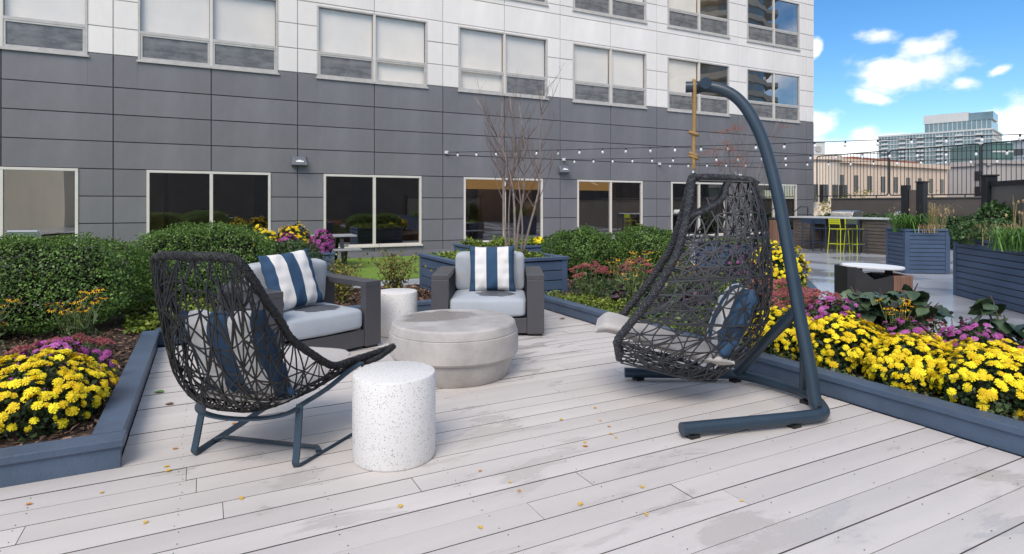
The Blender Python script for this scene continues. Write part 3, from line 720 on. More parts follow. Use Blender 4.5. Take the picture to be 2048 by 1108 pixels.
# the woven lounge chair on its sled base
LC = thing('lounge_chair', 'black woven cord lounge chair with high back on a blue grey sled base', 'lounge chair', (.175, 3.475, 0), R(-41))
RIM = [(.432, .95, .424), (.365, .78, .412), (.318, .58, .415), (.302, .40, .432), (.300, .20, .543), (.295, .0, .678), (.300, -.10, .79), (.288, -.20, .91), (.275, -.275, 1.02), (.245, -.325, 1.105)]
SPN = [(0, .64, .365), (0, .54, .345), (0, .40, .318), (0, .22, .292), (0, .03, .290), (0, -.115, .318), (0, -.225, .45), (0, -.29, .66), (0, -.325, .88), (0, -.345, 1.115)]
def LS(u, v):
    a = interp(RIM, v); c = interp(SPN, v); k = abs(u); s = 1 if u >= 0 else -1
    m = k**2.9
    return Vector((s*a[0]*(1-(1-k)**1.95), c[1]+(a[1]-c[1])*m, c[2]+(a[2]-c[2])*m))
mbw = weave(LS, 9, 15, .0076, 5, extra=.55, jit=.3)
o = mbw.build('woven_strands', m_weave, LC); o['kind'] = 'stuff'
rt = [LS(1, 1-i/40) for i in range(41)]
front = smooth_path([LS(1, 0), LS(.93, 0)+Vector((0, -.02, 0)), LS(.7, 0), LS(.4, 0), LS(0, 0), LS(-.4, 0), LS(-.7, 0), LS(-.93, 0)+Vector((0, -.02, 0)), LS(-1, 0)], 5)
top = smooth_path([LS(-1, 1), Vector((-.19, -.342, 1.128)), Vector((0, -.346, 1.132)), Vector((.19, -.342, 1.128)), LS(1, 1)], 6)
lt = [LS(-1, i/40) for i in range(41)]
rope(lt+top[1:]+rt[1:], .020, pitch=.10).build('rim', m_weave, LC)
rope(front, .017, pitch=.08).build('front_rim', m_weave, LC)
def lounge_frame():
    ring = []
    for k in range(0, 25):
        a = math.pi*k/24; ring.append(Vector((.290*math.cos(a), .075-.185*math.sin(a)**.8, .292-.016*math.sin(a))))
    MB().tube(ring, 0, flat=(.034, .010), up=(0, 0, 1)).build('support_hoop', m_tube, LC)
    for s in (-1, 1):
        pts = [(s*.300, .076, .306), (s*.318, .30, .325), (s*.345, .50, .372), (s*.372, .615, .398)]
        MB().tube(smooth_path(pts, 4), 0, flat=(.034, .010), up=(0, 0, 1)).build('side_rail', m_tube, LC)
        leg = [(s*.298, .072, .312), (s*.312, .022, .07), (s*.3135, .010, .028), (s*.316, .016, .010), (s*.322, .05, .007), (s*.40, .66, .007), (s*.407, .712, .009), (s*.408, .722, .024), (s*.404, .715, .06), (s*.372, .618, .394)]
        MB().tube(leg, 0, flat=(.038, .011), up=(0, -1, .2)).build('sled_leg', m_tube, LC)
    cr = [(-.338, .19, .0195), (-.30, .235, .0195), (.30, .235, .0195), (.338, .19, .0195)]
    MB().tube(cr, 0, flat=(.034, .010), up=(0, 0, 1)).build('crossbar', m_tube, LC)
lounge_frame()
def pad_mesh(S, prof, hw, th, mat, nx=14):
    """upholstered pad following a profile of (forward, height); S maps (lateral, fwd, z) to local"""
    P = smooth_path([(0, a, b) for a, b in prof], 5); m = len(P); vs = []; fs = []
    ringn = 2*(nx+1)
    for i, p in enumerate(P):
        T = (P[min(m-1, i+1)]-P[max(0, i-1)]).normalized(); nrm = Vector((0, -T.z, T.y))
        if nrm.z < 0 and abs(nrm.z) > .2: nrm = -nrm
        e = min(i, m-1-i)/4; tk = th*min(1, .35+.65*min(1, e)); hwi = hw*(1-.16*max(0, 1-e*.8)**2)
        for sgn in (1, -1):
            for k in range(nx+1):
                x = -1+2*k/nx if sgn > 0 else 1-2*k/nx
                z = tk*.5*(1-abs(x)**6)**.5*sgn
                q = p+nrm*(tk*.5+z)+Vector((1, 0, 0))*x*hwi; vs.append(S(q))
    for i in range(m-1):
        for k in range(ringn): fs.append((i*ringn+k, i*ringn+(k+1) % ringn, (i+1)*ringn+(k+1) % ringn, (i+1)*ringn+k))
    fs += [tuple(range(ringn)), tuple((m-1)*ringn+k for k in range(ringn-1, -1, -1))]
    return MB().add(vs, fs).mesh('seat_pad', mat, True)
link('seat_pad', pad_mesh(lambda q: q, [(-.06, .355), (.02, .322), (.14, .318), (.30, .335), (.45, .362), (.58, .388), (.68, .405), (.73, .398)], .255, .05, m_seat), LC)
pillow('blue and white striped pillow seen through the cords of the woven lounge chair', W(LC, T_((.01, -.055, .600)) @ RX(24) @ RY(-3)), 4, .272, .08)

# the hanging chair and its stand
HC = thing('hanging_chair', 'slate woven cord hanging chair slung from a curved pole', 'hanging chair', (3.15, 3.165, 0), R(142))
# forward edge x, z there, back x, z there, half width
TAB = [(.555, .290, -.10, .150, .29), (.585, .43, -.31, .34, .33), (.495, .57, -.42, .54, .345), (.372, .73, -.465, .75, .34), (.262, .90, -.47, .93, .31), (.172, 1.07, -.458, 1.12, .255), (.105, 1.31, -.428, 1.33, .165), (.060, 1.548, -.372, 1.535, .045)]
def HS(u, v):
    xf, zf, xb, zb, w = interp(TAB, v); a = u*math.pi/2
    q = (1-math.cos(a))**1.05; x = xb+(xf-xb)*q
    return Vector((x, w*spow(math.sin(a), .62), zb+(zf-zb)*q))
def hole(u, v): return .80 < v < .985 and (u > .62 or u < -.62) and (abs(u)-.62)*.35 > (v-.985)*-.0-.0 and v > .80+.9*(1-abs(u))*.30
mbw = weave(HS, 13, 13, .0088, 11, drop=hole, extra=.38, jit=.14)
def HF(u, v):
    x = -.10+.655*v; w = .29*(.35+.65*min(1, v*4)**.6)
    return Vector((x, w*u, .150+.15*v))
weave(HF, 6, 7, .0105, 12, mb=mbw, extra=.3)
o = mbw.build('woven_strands', m_weave2, HC); o['kind'] = 'stuff'
for vv in (.30, .55, .74):               # the stiff hoops that give the shell its facets
    MB().tube([HS(-1+2*i/40, vv+.0*i) for i in range(41)], .0065, 6).build('hoop', m_weave2, HC)
near = [HS(1, .14+.86*i/60) for i in range(61)]; far = [HS(-1, 1-.86*i/60) for i in range(61)]
apex = smooth_path([near[-1], Vector((.052, .022, 1.572)), Vector((.045, 0, 1.578)), Vector((.052, -.022, 1.572)), far[0]], 4)
rope(near+apex[1:-1]+far, .026, pitch=.12, strands=7, sr=.27).build('rim', m_weave2, HC)
fr = smooth_path([HS(1, .14), HS(1, .06), Vector((.57, .27, .32)), Vector((.56, 0, .30)), Vector((.57, -.27, .32)), HS(-1, .06), HS(-1, .14)], 8)
rope(fr, .021, pitch=.12).build('front_rim', m_weave2, HC)
rope([Vector((.05, 0, 1.568)), Vector((-.05, .0, 1.572)), Vector((-.2, 0, 1.563)), Vector((-.34, 0, 1.548)), Vector((-.385, 0, 1.515))], .025, pitch=.10).build('top_ridge', m_weave2, HC)
for s in (1, -1):
    st = smooth_path([HS(s*.985, .845), HS(s*.86, .87), HS(s*.72, .91), HS(s*.66, .96), HS(s*.62, 1.0)], 6)
    rope(st, .017, pitch=.10).build('handle_strap', m_weave2, HC)
link('seat_pad', pad_mesh(lambda q: Vector((q.y, q.x, q.z)), [(-.20, .29), (-.08, .285), (.10, .315), (.32, .375), (.51, .435), (.64, .472), (.735, .468)], .275, .080, m_seat), HC)
MB().tube([(.048, 0, 1.60), (.046, 0, 1.635), (.045, 0, 1.70)], .007, 8).build('hook', m_white, HC)
hk = MB().tube([Vector((.048, .016*math.cos(2*math.pi*k/14), 1.592+.020*math.sin(2*math.pi*k/14))) for k in range(14)], .0055, 6, closed=True); hk.build('snap_ring', m_white, HC)
def sling():
    mb = MB()
    for s in (-1, 1):
        mb.tube(smooth_path([(.042, s*.020, 2.255), (.04, s*.036, 2.19), (.040, s*.020, 2.0), (.043, s*.013, 1.88), (.045, s*.012, 1.75), (.045, s*.018, 1.68), (.045, s*.008, 1.628)], 6), .0125, 8)
    mb.tube(smooth_path([(.042, -.020, 2.255), (.042, 0, 2.268), (.042, .020, 2.255)], 4), .0125, 8)
    for zc, r0 in ((1.885, .030), (1.735, .024), (1.715, .026)):
        mb.tube([Vector((.044+r0*math.cos(2*math.pi*k/12), r0*math.sin(2*math.pi*k/12), zc+.012*math.cos(2*math.pi*k/12))) for k in range(12)], .0115, 6, closed=True)
    mb.build('rope_sling', m_cord, HC, smooth=True)
sling()
pillow('blue and white striped pillow leaning inside the hanging chair', W(HC, T_((-.205, .03, .585)) @ RZ(91) @ RX(-24)), 6, .25, .10)

SB = thing('hanging_chair_stand', 'blue grey steel tube stand with curved pole holding the hanging chair', 'chair stand', (3.45, 2.49, 0))
def SBp(pts): return [Vector((x-3.45, y-2.49, z)) for x, y, z in pts]
MB().tube(smooth_path(SBp([(3.455, 2.475, .10), (3.452, 2.52, .36), (3.447, 2.60, .72), (3.447, 2.68, 1.12), (3.442, 2.755, 1.47), (3.42, 2.84, 1.79), (3.375, 2.91, 1.99), (3.32, 2.98, 2.12), (3.25, 3.055, 2.19), (3.18, 3.13, 2.218), (3.075, 3.23, 2.222)]), 6), .040, 16).build('curved_pole', m_tube, SB, smooth=False, auto=40)
MB().tube(SBp([(3.453, 2.600, .70), (3.450, 2.635, .90)]), .0415, 16).build('pole_sleeve', m_tube, SB, auto=40)
run = smooth_path(SBp([(2.49, 2.65, .055), (2.9, 2.55, .055), (3.30, 2.455, .055), (3.44, 2.435, .055), (3.53, 2.475, .055), (3.66, 2.62, .055), (3.745, 2.80, .055), (3.735, 3.05, .055), (3.70, 3.24, .055), (3.63, 3.335, .055), (3.50, 3.41, .055), (3.2, 3.585, .055), (2.93, 3.745, .055)]), 5)
MB().tube(run, .038, 16).build('base_tube', m_tube, SB, auto=40)
MB().tube(SBp([(3.447, 2.60, .66), (3.60, 2.66, .36), (3.735, 2.77, .08)]), .030, 14).build('rear_strut', m_tube, SB, auto=40)
MB().tube(SBp([(3.445, 2.61, .68), (3.56, 2.96, .38), (3.665, 3.285, .08)]), .036, 14).build('side_strut', m_tube, SB, auto=40)
MB().tube(SBp([(3.100, 3.060, 2.225), (3.205, 3.245, 2.225)]), .040, 16).build('hanger_bar', m_tube, SB, auto=40)
for (x, y) in ((2.56, 2.633), (3.24, 2.47), (3.70, 2.72), (3.66, 3.31), (3.02, 3.69)):
    Bx(x-3.45-.035, x-3.45+.035, y-2.49-.03, y-2.49+.03, 0, .022).build('foot', m_black, SB)
# ------------------------------------------------------------------ plants
def shrub(name, label, cat, loc, a, b, c, n, seed, mat=None, size=.034, group=None, p=2.9, amp=.06, stems=5, zc=None, core=True):
    """clipped shrub: leaves through the outer volume, dark twigs inside, stems to the ground"""
    t = thing(name, label, cat, loc, 0, group); zc = c if zc is None else zc
    P, Nn = super_pts(n, a, b, c, p, seed, amp, 3.0, -.92, .80); r = np.random.RandomState(seed)
    P[:, 2] += zc; k = P[:, 2] > .02
    tip = Nn[k]*.6+np.array([0, 0, .7]); 
    link('foliage', leaf_mesh('foliage', P[k], Nn[k]*.9+np.array([0, 0, .35]), size, mat or m_box, .62, .75, rng=r, dirs=tip), t)['kind'] = 'stuff'
    if core:
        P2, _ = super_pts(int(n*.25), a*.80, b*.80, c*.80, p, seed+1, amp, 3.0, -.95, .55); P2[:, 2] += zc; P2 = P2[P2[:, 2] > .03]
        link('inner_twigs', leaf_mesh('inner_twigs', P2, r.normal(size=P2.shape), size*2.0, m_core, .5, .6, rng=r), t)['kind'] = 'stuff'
    mb = MB()
    for q in range(stems):
        x, y = r.uniform(-a*.5, a*.5), r.uniform(-b*.4, b*.4)
        mb.tube([(x*.6, y*.6, -.01), (x, y, zc*.8), (x*1.3, y*1.3, zc*1.5)], [.016, .011, .004], 5)
    mb.build('stems', m_twig, t); return t
hg = 'clipped green hedge shrubs left of the deck'
shrub('hedge', 'wide clipped green hedge behind the orange coneflowers and yellow mum', 'hedge', (-2.0, 7.62, .085), 1.42, .74, .49, 56000, 21, group=hg, p=3.6, amp=.06, size=.026)
shrub('hedge', 'clipped green hedge behind the back of the woven lounge chair', 'hedge', (.0, 8.50, .085), .78, .80, .50, 36000, 22, group=hg, p=3.2, amp=.07, size=.027)
shrub('hedge', 'duller grey green shrub in front of the planter of yellow and magenta mums', 'hedge', (.92, 8.85, .085), .55, .55, .385, 15000, 23, mat=m_box2, size=.028, group=hg, p=2.6, amp=.08)
bg_ = 'rounded boxwoods behind the flower bed'
shrub('boxwood', 'rounded dark green boxwood touching the blue planter box with the bare tree', 'boxwood', (5.95, 8.75, .095), .68, .62, .415, 26000, 24, size=.030, group=bg_, p=2.5, amp=.08)
shrub('boxwood', 'rounded dark green boxwood just left of the hanging chair', 'boxwood', (7.05, 8.30, .095), .66, .60, .42, 26000, 25, size=.030, group=bg_, p=2.4, amp=.09)

def cover(name, label, poly, n, z, hgt, mat, seed, size=.03, cat='ground cover'):
    r = np.random.RandomState(seed); xs = [p[0] for p in poly]; ys = [p[1] for p in poly]
    P = np.stack([r.uniform(min(xs), max(xs), n), r.uniform(min(ys), max(ys), n), np.zeros(n)], 1); keep = np.zeros(n, bool)
    for i in range(len(poly)):
        (xa, ya), (xb, yb) = poly[i], poly[i-1]
        keep ^= ((ya > P[:, 1]) != (yb > P[:, 1])) & (P[:, 0] < (xb-xa)*(P[:, 1]-ya)/((yb-ya) or 1e-9)+xa)
    P = P[keep]; hh = (lumps(P*5, seed, 1.6, .35)-.35); P[:, 2] = z+np.clip(hh, .12, 1.6)*hgt*(.35+.65*r.rand(len(P)))
    o = link(name, leaf_mesh(name, P, np.tile([0, 0, 1.], (len(P), 1)), size, mat, .62, .7, rng=r)); return tag(o, label, cat, kind='stuff')
cover('ground_cover', 'lime green creeping sedum along the border left of the hanging chair', [(4.10, 4.1), (4.5, 4.1), (4.65, 5.6), (4.4, 7.1), (4.1, 7.1)], 6500, .095, .10, m_cover, 31, .032)
cover('ground_cover', 'lime green sedum mat behind the hanging chair by the wet paving', [(6.5, 5.0), (7.0, 5.75), (7.8, 5.72), (8.4, 6.3), (7.5, 7.0), (6.5, 6.2)], 6000, .095, .17, m_cover, 32, .036)
cover('ground_cover', 'light green leafy carpet under the hedge behind the woven lounge chair', [(-.7, 6.95), (.1, 6.95), (.1, 7.9), (-.8, 7.9)], 2500, .085, .22, m_cover, 33, .05)
cover('ground_cover', 'mixed green low leaves between the mums and the hanging chair stand', [(4.1, 3.6), (5.6, 3.2), (6.1, 4.6), (5.0, 5.2), (4.1, 4.3)], 4200, .095, .14, m_sedleaf, 34, .05)
cover('ground_cover', 'dull green low leaves filling the middle of the flower bed', [(4.5, 5.0), (6.2, 5.0), (8.0, 7.6), (5.2, 7.9), (4.5, 7.0)], 5200, .095, .16, m_box2, 35, .05)
cover('ground_cover', 'sparse green leaves along the foot of the yellow mums', [(4.10, .6), (4.25, .6), (4.25, 4.0), (4.10, 4.0)], 1300, .095, .06, m_sedleaf, 36, .03)

# flower heads shared between the plants
def bloom_mesh(name, mat, r, seed, rings=((11, 1.12, -.04), (8, .84, .16), (6, .55, .33))):
    rg = random.Random(seed); mb = MB()
    for n, rad, zz in rings:
        o = rg.uniform(0, 6)
        for k in range(n):
            a = o+2*math.pi*k/n+rg.uniform(-.12, .12); w = math.pi/n*1.15; R1 = r*rad*rg.uniform(.88, 1.1); ri = r*rad*.30; z0 = r*(zz+.12); z1 = r*(zz+rg.uniform(-.10, .12))
            mb.add([(ri*math.cos(a-w), ri*math.sin(a-w), z0), (R1*math.cos(a-w*.75), R1*math.sin(a-w*.75), z1), (R1*1.06*math.cos(a+w*.4), R1*1.06*math.sin(a+w*.4), z1+r*.04), (ri*math.cos(a+w), ri*math.sin(a+w), z0)], [(0, 1, 2, 3)])
    mb.lathe([(r*.32, r*.36), (r*.20, r*.50), (.001, r*.54)], 5, caps=False)
    return mb.mesh(name, mat)
BY = [bloom_mesh('bloom', m_yel, .0265, s) for s in range(4)]
BP = [bloom_mesh('bloom', m_pur, .0285, s+9) for s in range(3)]
def dome_dirs(n, rg, low=-.05):
    out = []
    ga = math.pi*(3-5**.5)
    for i in range(n):
        z = 1-(1-low)*(i+.5)/n; rr = math.sqrt(max(0, 1-z*z)); a = ga*i
        d = Vector((rr*math.cos(a), rr*math.sin(a), z))+Vector((rg.gauss(0, .08), rg.gauss(0, .08), rg.gauss(0, .06))); out.append(d.normalized())
    return out
def mum(label, loc, Rr, Hh, n, blooms, seed, group, sc=1.0, low=.02, stuff=False):
    """chrysanthemum mound: dark leafy dome with flower heads over the top and sides"""
    rg = random.Random(seed); t = thing('chrysanthemum', label, 'mum plant', loc, rg.uniform(0, 6), group); r = np.random.RandomState(seed)
    m = int(2600*(Rr/.35)**2); D = r.normal(size=(m, 3)); D[:, 2] = np.abs(D[:, 2])*1.0; D /= np.linalg.norm(D, axis=1, keepdims=True)
    ll = lumps(D*2, seed, 1.5, .065); q = (.45+.53*r.rand(m)**.5)*ll
    P = D*q[:, None]*np.array([Rr, Rr, Hh]); P[:, :2] *= (.72+.28*np.clip(P[:, 2:3]/(Hh*.5), 0, 1)); P[:, 2] += .01
    link('foliage', leaf_mesh('foliage', P, D+np.array([0, 0, .3]), .036*sc, m_mumleaf, .6, .7, rng=r), t)['kind'] = 'stuff'
    st = MB()
    for k in range(7):
        a = rg.uniform(0, 6.28); st.tube([(0, 0, -.01), (.3*Rr*math.cos(a), .3*Rr*math.sin(a), Hh*.45), (.55*Rr*math.cos(a), .55*Rr*math.sin(a), Hh*.8)], [.006, .005, .003], 5)
    st.build('stems', m_stem, t)
    bulk = []
    for d in dome_dirs(n, rg, low):
        if d.z < .58 and rg.random() < (.58-d.z)*1.45: continue
        l = float(lumps(np.array([d])*2, seed, 1.5, .065)[0]); k = .72+.28*min(1, max(0, d.z*l/.5))
        p = Vector((d.x*Rr*k, d.y*Rr*k, d.z*Hh))*l*rg.uniform(.95, 1.05); p.z += .015
        nn = (Vector((d.x/Rr, d.y/Rr, d.z/Hh)).normalized()+Vector((rg.gauss(0, .32), rg.gauss(0, .32), rg.gauss(.22, .25)))).normalized()
        bulk.append((p, nn, sc*rg.uniform(.55, 1.12)))
    if stuff:
        mb = MB()
        for p, nn, s in bulk:
            M = T_(p) @ nn.to_track_quat('Z', 'Y').to_matrix().to_4x4(); me = blooms[rg.randrange(len(blooms))]
            mb.add([M @ (v.co*s) for v in me.vertices], [tuple(f.vertices) for f in me.polygons])
        mb.build('blooms', blooms[0].materials[0], t)['kind'] = 'stuff'
    else:
        for p, nn, s in bulk: link('bloom', blooms[rg.randrange(len(blooms))], t, p, (nn.to_track_quat('Z', 'Y') @ Euler((0, 0, rg.uniform(0, 6))).to_quaternion()).to_euler(), s)
    return t
gy = 'yellow chrysanthemum mounds'; gp = 'magenta chrysanthemum mounds'
mum('big yellow chrysanthemum mound in the bed corner beside the woven lounge chair', (-.90, 4.42, .085), .41, .36, 470, BY, 41, gy, 1.0)
mum('smaller yellow chrysanthemum mound left of the big one by the front border', (-1.48, 4.45, .085), .36, .36, 330, BY, 42, gy, 1.0)
mum('magenta chrysanthemum between the yellow mound and the dark red sedum', (-.93, 5.22, .085), .28, .29, 130, BP, 43, gp, 1.0)
mum('tiny magenta chrysanthemum sprig at the edge of the left bed mulch', (-.62, 5.02, .085), .07, .22, 9, BP, 44, gp, 1.0, .5)
mum('yellow chrysanthemum mound behind the struts of the hanging chair stand', (4.42, 3.50, .095), .33, .32, 390, BY, 45, gy)
mum('tall yellow chrysanthemum mound right beside the curved pole of the stand', (4.50, 2.98, .095), .38, .38, 470, BY, 46, gy)
mum('yellow chrysanthemum mound between two taller yellow mounds along the border', (4.45, 2.46, .095), .34, .33, 420, BY, 47, gy)
mum('broad yellow chrysanthemum mound nearest the open end of the right border', (4.50, 2.00, .095), .38, .37, 470, BY, 48, gy)
mum('yellow chrysanthemum mound cut by the picture edge beyond the broad one', (4.52, 1.48, .095), .34, .36, 340, BY, 49, gy)
mum('magenta chrysanthemum behind the tall yellow mound and below the red sedum', (4.95, 3.38, .095), .32, .42, 150, BP, 50, gp)
mum('magenta chrysanthemum between the big dark leaved shrub and the yellow mounds', (4.92, 2.72, .095), .29, .36, 130, BP, 51, gp)
mum('magenta chrysanthemum behind the broad yellow mound below the small dark seed heads', (4.97, 2.34, .095), .31, .38, 140, BP, 52, gp)
mum('magenta chrysanthemum beside the orange coneflowers at the right picture edge', (5.0, 1.86, .095), .30, .37, 120, BP, 53, gp)
mum('big yellow chrysanthemum by the wet paving behind the hanging chair', (8.15, 6.50, .095), .48, .62, 400, BY, 54, gy, 1.25)
mum('small magenta chrysanthemum between the hanging chair and the far yellow mum', (7.55, 6.75, .095), .28, .52, 60, BP, 55, gp, 1.2)

SEDH = []
for s in range(3):
    rg = random.Random(s); mb = MB()
    for k in range(16):
        a = 2.4*k; rr = .062*math.sqrt(k/15); x, y = rr*math.cos(a), rr*math.sin(a); z = .018-.035*(rr/.062)**2+rg.uniform(-.004, .005); q = .017
        mb.add([(x+q, y, z), (x, y+q, z), (x-q, y, z), (x, y-q, z), (x, y, z+q*.8)], [(0, 1, 4), (1, 2, 4), (2, 3, 4), (3, 0, 4)])
    SEDH.append(mb.mesh('flower_head', m_sed))
def sedum(label, loc, Rr, Hh, heads, seed, group='dark red sedum clumps'):
    rg = random.Random(seed); t = thing('sedum', label, 'sedum plant', loc, 0, group); st = MB(); P = []
    for k in range(heads):
        a = 2.4*k+rg.uniform(-.3, .3); rr = Rr*math.sqrt((k+.5)/heads); x, y = rr*math.cos(a), rr*math.sin(a); h = Hh*(1-.30*(rr/Rr)**2)*rg.uniform(.88, 1.05)
        st.tube([(x*.35, y*.35, -.01), (x*.75, y*.75, h*.5), (x, y, h-.012)], [.006, .005, .004], 5)
        for q in range(9):
            u = rg.uniform(.15, .9); P.append((x*(.35+.65*u)+rg.gauss(0, .012), y*(.35+.65*u)+rg.gauss(0, .012), h*u))
        link('flower_head', SEDH[k % 3], t, (x, y, h), (rg.gauss(0, .15), rg.gauss(0, .15), rg.uniform(0, 6)), rg.uniform(.75, 1.3))
    st.build('stems', m_stem, t); P = np.array(P); r = np.random.RandomState(seed)
    link('foliage', leaf_mesh('foliage', P, r.normal(size=P.shape)*.4+np.array([0, 0, .8]), .06, m_sedleaf, .5, .6, rng=r), t)['kind'] = 'stuff'
sedum('dark red sedum behind the magenta mum in the left bed', (-.95, 5.66, .085), .30, .26, 18, 61)
sedum('small dark red sedum head on the mulch beside the left yellow mum', (-.60, 4.62, .085), .06, .20, 3, 66)
sedum('dusty red sedum clump just right of the hanging chair seat', (4.98, 4.05, .095), .36, .42, 24, 62)
sedum('tall dusty red sedum clump in front of the far lime mat', (5.55, 4.45, .095), .40, .46, 26, 63)
sedum('dusty red sedum clump left of the big dark leaved shrub', (5.45, 3.82, .095), .33, .40, 20, 64)
sedum('single dusty red sedum among the dark seed heads', (5.35, 2.78, .095), .08, .36, 4, 65)
sedum('dusty red sedum clump beside the blue planter box of the bare tree', (4.72, 6.75, .095), .30, .48, 18, 67)
sedum('dusty red sedum clump among the coneflowers in front of the boxwoods', (5.25, 6.45, .095), .30, .50, 18, 68)

def rud_mesh(s):
    rg = random.Random(s); mb = MB(); n = 11
    for k in range(n):
        a = 2*math.pi*k/n+rg.uniform(-.1, .1); w = .14; r0, r1 = .008, .031*rg.uniform(.85, 1.1); dz = -rg.uniform(.004, .016)
        mb.add([(r0*math.cos(a), r0*math.sin(a), 0), (r1*.65*math.cos(a-w), r1*.65*math.sin(a-w), dz*.2), (r1*math.cos(a), r1*math.sin(a), dz), (r1*.65*math.cos(a+w), r1*.65*math.sin(a+w), dz*.2)], [(0, 1, 2, 3)])
    return mb.mesh('flower', m_rudp)
RUD = [rud_mesh(s) for s in range(3)]
CONE = MB().lathe([(.010, -.002), (.0115, .005), (.007, .013), (.001, .016)], 7, caps=False).mesh('cone', m_rudc, True)
def rudbeckia(label, loc, Rr, Hh, n, seed, group='orange yellow coneflowers', bare=.1, sc=1.0, tilt=0.0):
    rg = random.Random(seed); t = thing('coneflower', label, 'coneflower', loc, 0, group); st = MB(); P = []
    for k in range(n):
        a = rg.uniform(0, 6.28); rr = Rr*math.sqrt(rg.random()); x, y = rr*math.cos(a)+tilt*Hh, rr*math.sin(a); h = Hh*rg.uniform(.68, 1.04)
        mid = (x*.5+rg.gauss(0, .015), y*.5+rg.gauss(0, .015), h*.55); st.tube(smooth_path([(x*.22, y*.22, -.01), mid, (x, y, h)], 3), [.0042]*6+[.003], 4)
        for q in range(6):
            u = rg.uniform(.05, .75); P.append((x*(.2+.8*u), y*(.2+.8*u), h*u))
        if rg.random() < bare: link('seed_head', CONE, t, (x, y, h), None, 1.3*sc)
        else:
            f = link('flower', RUD[k % 3], t, (x, y, h), (rg.gauss(0, .35), rg.gauss(0, .35), rg.uniform(0, 6)), sc*rg.uniform(1.0, 1.4)); link('cone', CONE, f)
    st.build('stems', m_stem, t); P = np.array(P); r = np.random.RandomState(seed)
    link('foliage', leaf_mesh('foliage', P, r.normal(size=P.shape)*.6+np.array([0, 0, .5]), .10, m_sedleaf, .24, .6, rng=r, droop=.3), t)['kind'] = 'stuff'
rudbeckia('upright orange yellow coneflowers in front of the wide hedge', (-.96, 6.15, .085), .20, .56, 26, 71)
rudbeckia('straggly leaning orange yellow coneflowers at the left picture edge', (-1.62, 6.05, .085), .26, .50, 22, 72, tilt=.1)
rudbeckia('low orange coneflowers behind the left yellow mum mound', (-1.48, 5.45, .085), .16, .22, 6, 73)
rudbeckia('orange yellow coneflowers in front of the big dark leaved shrub', (4.98, 2.86, .095), .15, .50, 14, 74)
rudbeckia('dense orange yellow coneflowers between two magenta mums at the right edge', (5.08, 2.10, .095), .18, .30, 18, 75)
rudbeckia('spent coneflowers reduced to dark seed heads beside the wet paving', (5.25, 2.56, .095), .16, .42, 9, 76, bare=.95)
rudbeckia('orange yellow coneflowers between the two red sedum clumps by the planter box', (4.92, 6.25, .095), .26, .56, 22, 77, sc=1.1)
rudbeckia('orange yellow coneflowers close behind the rim of the hanging chair', (5.40, 5.85, .095), .30, .56, 24, 78, sc=1.1)
rudbeckia('orange yellow coneflowers against the boxwood foliage', (5.75, 6.85, .095), .32, .60, 22, 79, sc=1.1)
rudbeckia('pale dry coneflower stalks in the middle of the bed beside the deck border', (4.62, 5.72, .095), .22, .46, 16, 80, bare=.85)

HYL = []
for s in range(3):
    rg = random.Random(s+40); mb = MB(); pts = []
    prof = [(0, .0), (.12, .30), (.35, .46), (.6, .38), (.82, .2), (1, 0)]
    L_ = .13
    vs = []
    for i, (u, w) in enumerate(prof):
        zz = -.22*u*u*L_+rg.uniform(-.004, .004); vs += [(-w*L_*.95, u*L_, zz+.16*w*L_+rg.uniform(-.006, .006)), (0, u*L_, zz), (w*L_*.95, u*L_, zz+.16*w*L_+rg.uniform(-.006, .006))]
    fs = []
    for i in range(len(prof)-1):
        a = i*3; fs += [(a, a+1, a+4, a+3), (a+1, a+2, a+5, a+4)]
    HYL.append(MB().add(vs, fs).mesh('leaf', m_hyd, True))
def hydrangea(label, loc, Rr, Hh, n, seed):
    rg = random.Random(seed); t = thing('hydrangea', label, 'shrub', loc, 0, 'dark large leaved shrubs in the right bed'); st = MB()
    stems = []
    for k in range(9):
        a = 2*math.pi*k/9+rg.uniform(-.3, .3); rr = Rr*rg.uniform(.3, .95); top = Vector((rr*math.cos(a), rr*math.sin(a), Hh*rg.uniform(.72, 1.0)*(1-.25*(rr/Rr)**2)))
        p = smooth_path([(.04*math.cos(a), .04*math.sin(a), -.01), (top.x*.55, top.y*.55, top.z*.55), top], 4); st.tube(p, [.007]*(len(p)-1)+[.004], 5); stems.append(p)
    st.build('stems', m_twig, t)
    for k in range(n):
        p = stems[k % 9]; u = 1-rg.random()**1.6*.8; q = p[min(len(p)-1, int(u*(len(p)-1)))]
        az = rg.uniform(0, 6.28); pitch = rg.uniform(-.75, .25)
        link('leaf', HYL[k % 3], t, q, Euler((pitch, rg.gauss(0, .35), az)), rg.uniform(.8, 1.45))
hydrangea('broad dark green large leaved shrub in front of the litter bin', (5.22, 3.08, .095), .46, .70, 170, 81)
hydrangea('smaller dark green large leaved shrub at the right edge beside the slatted planter', (5.36, 2.22, .095), .38, .62, 120, 82)

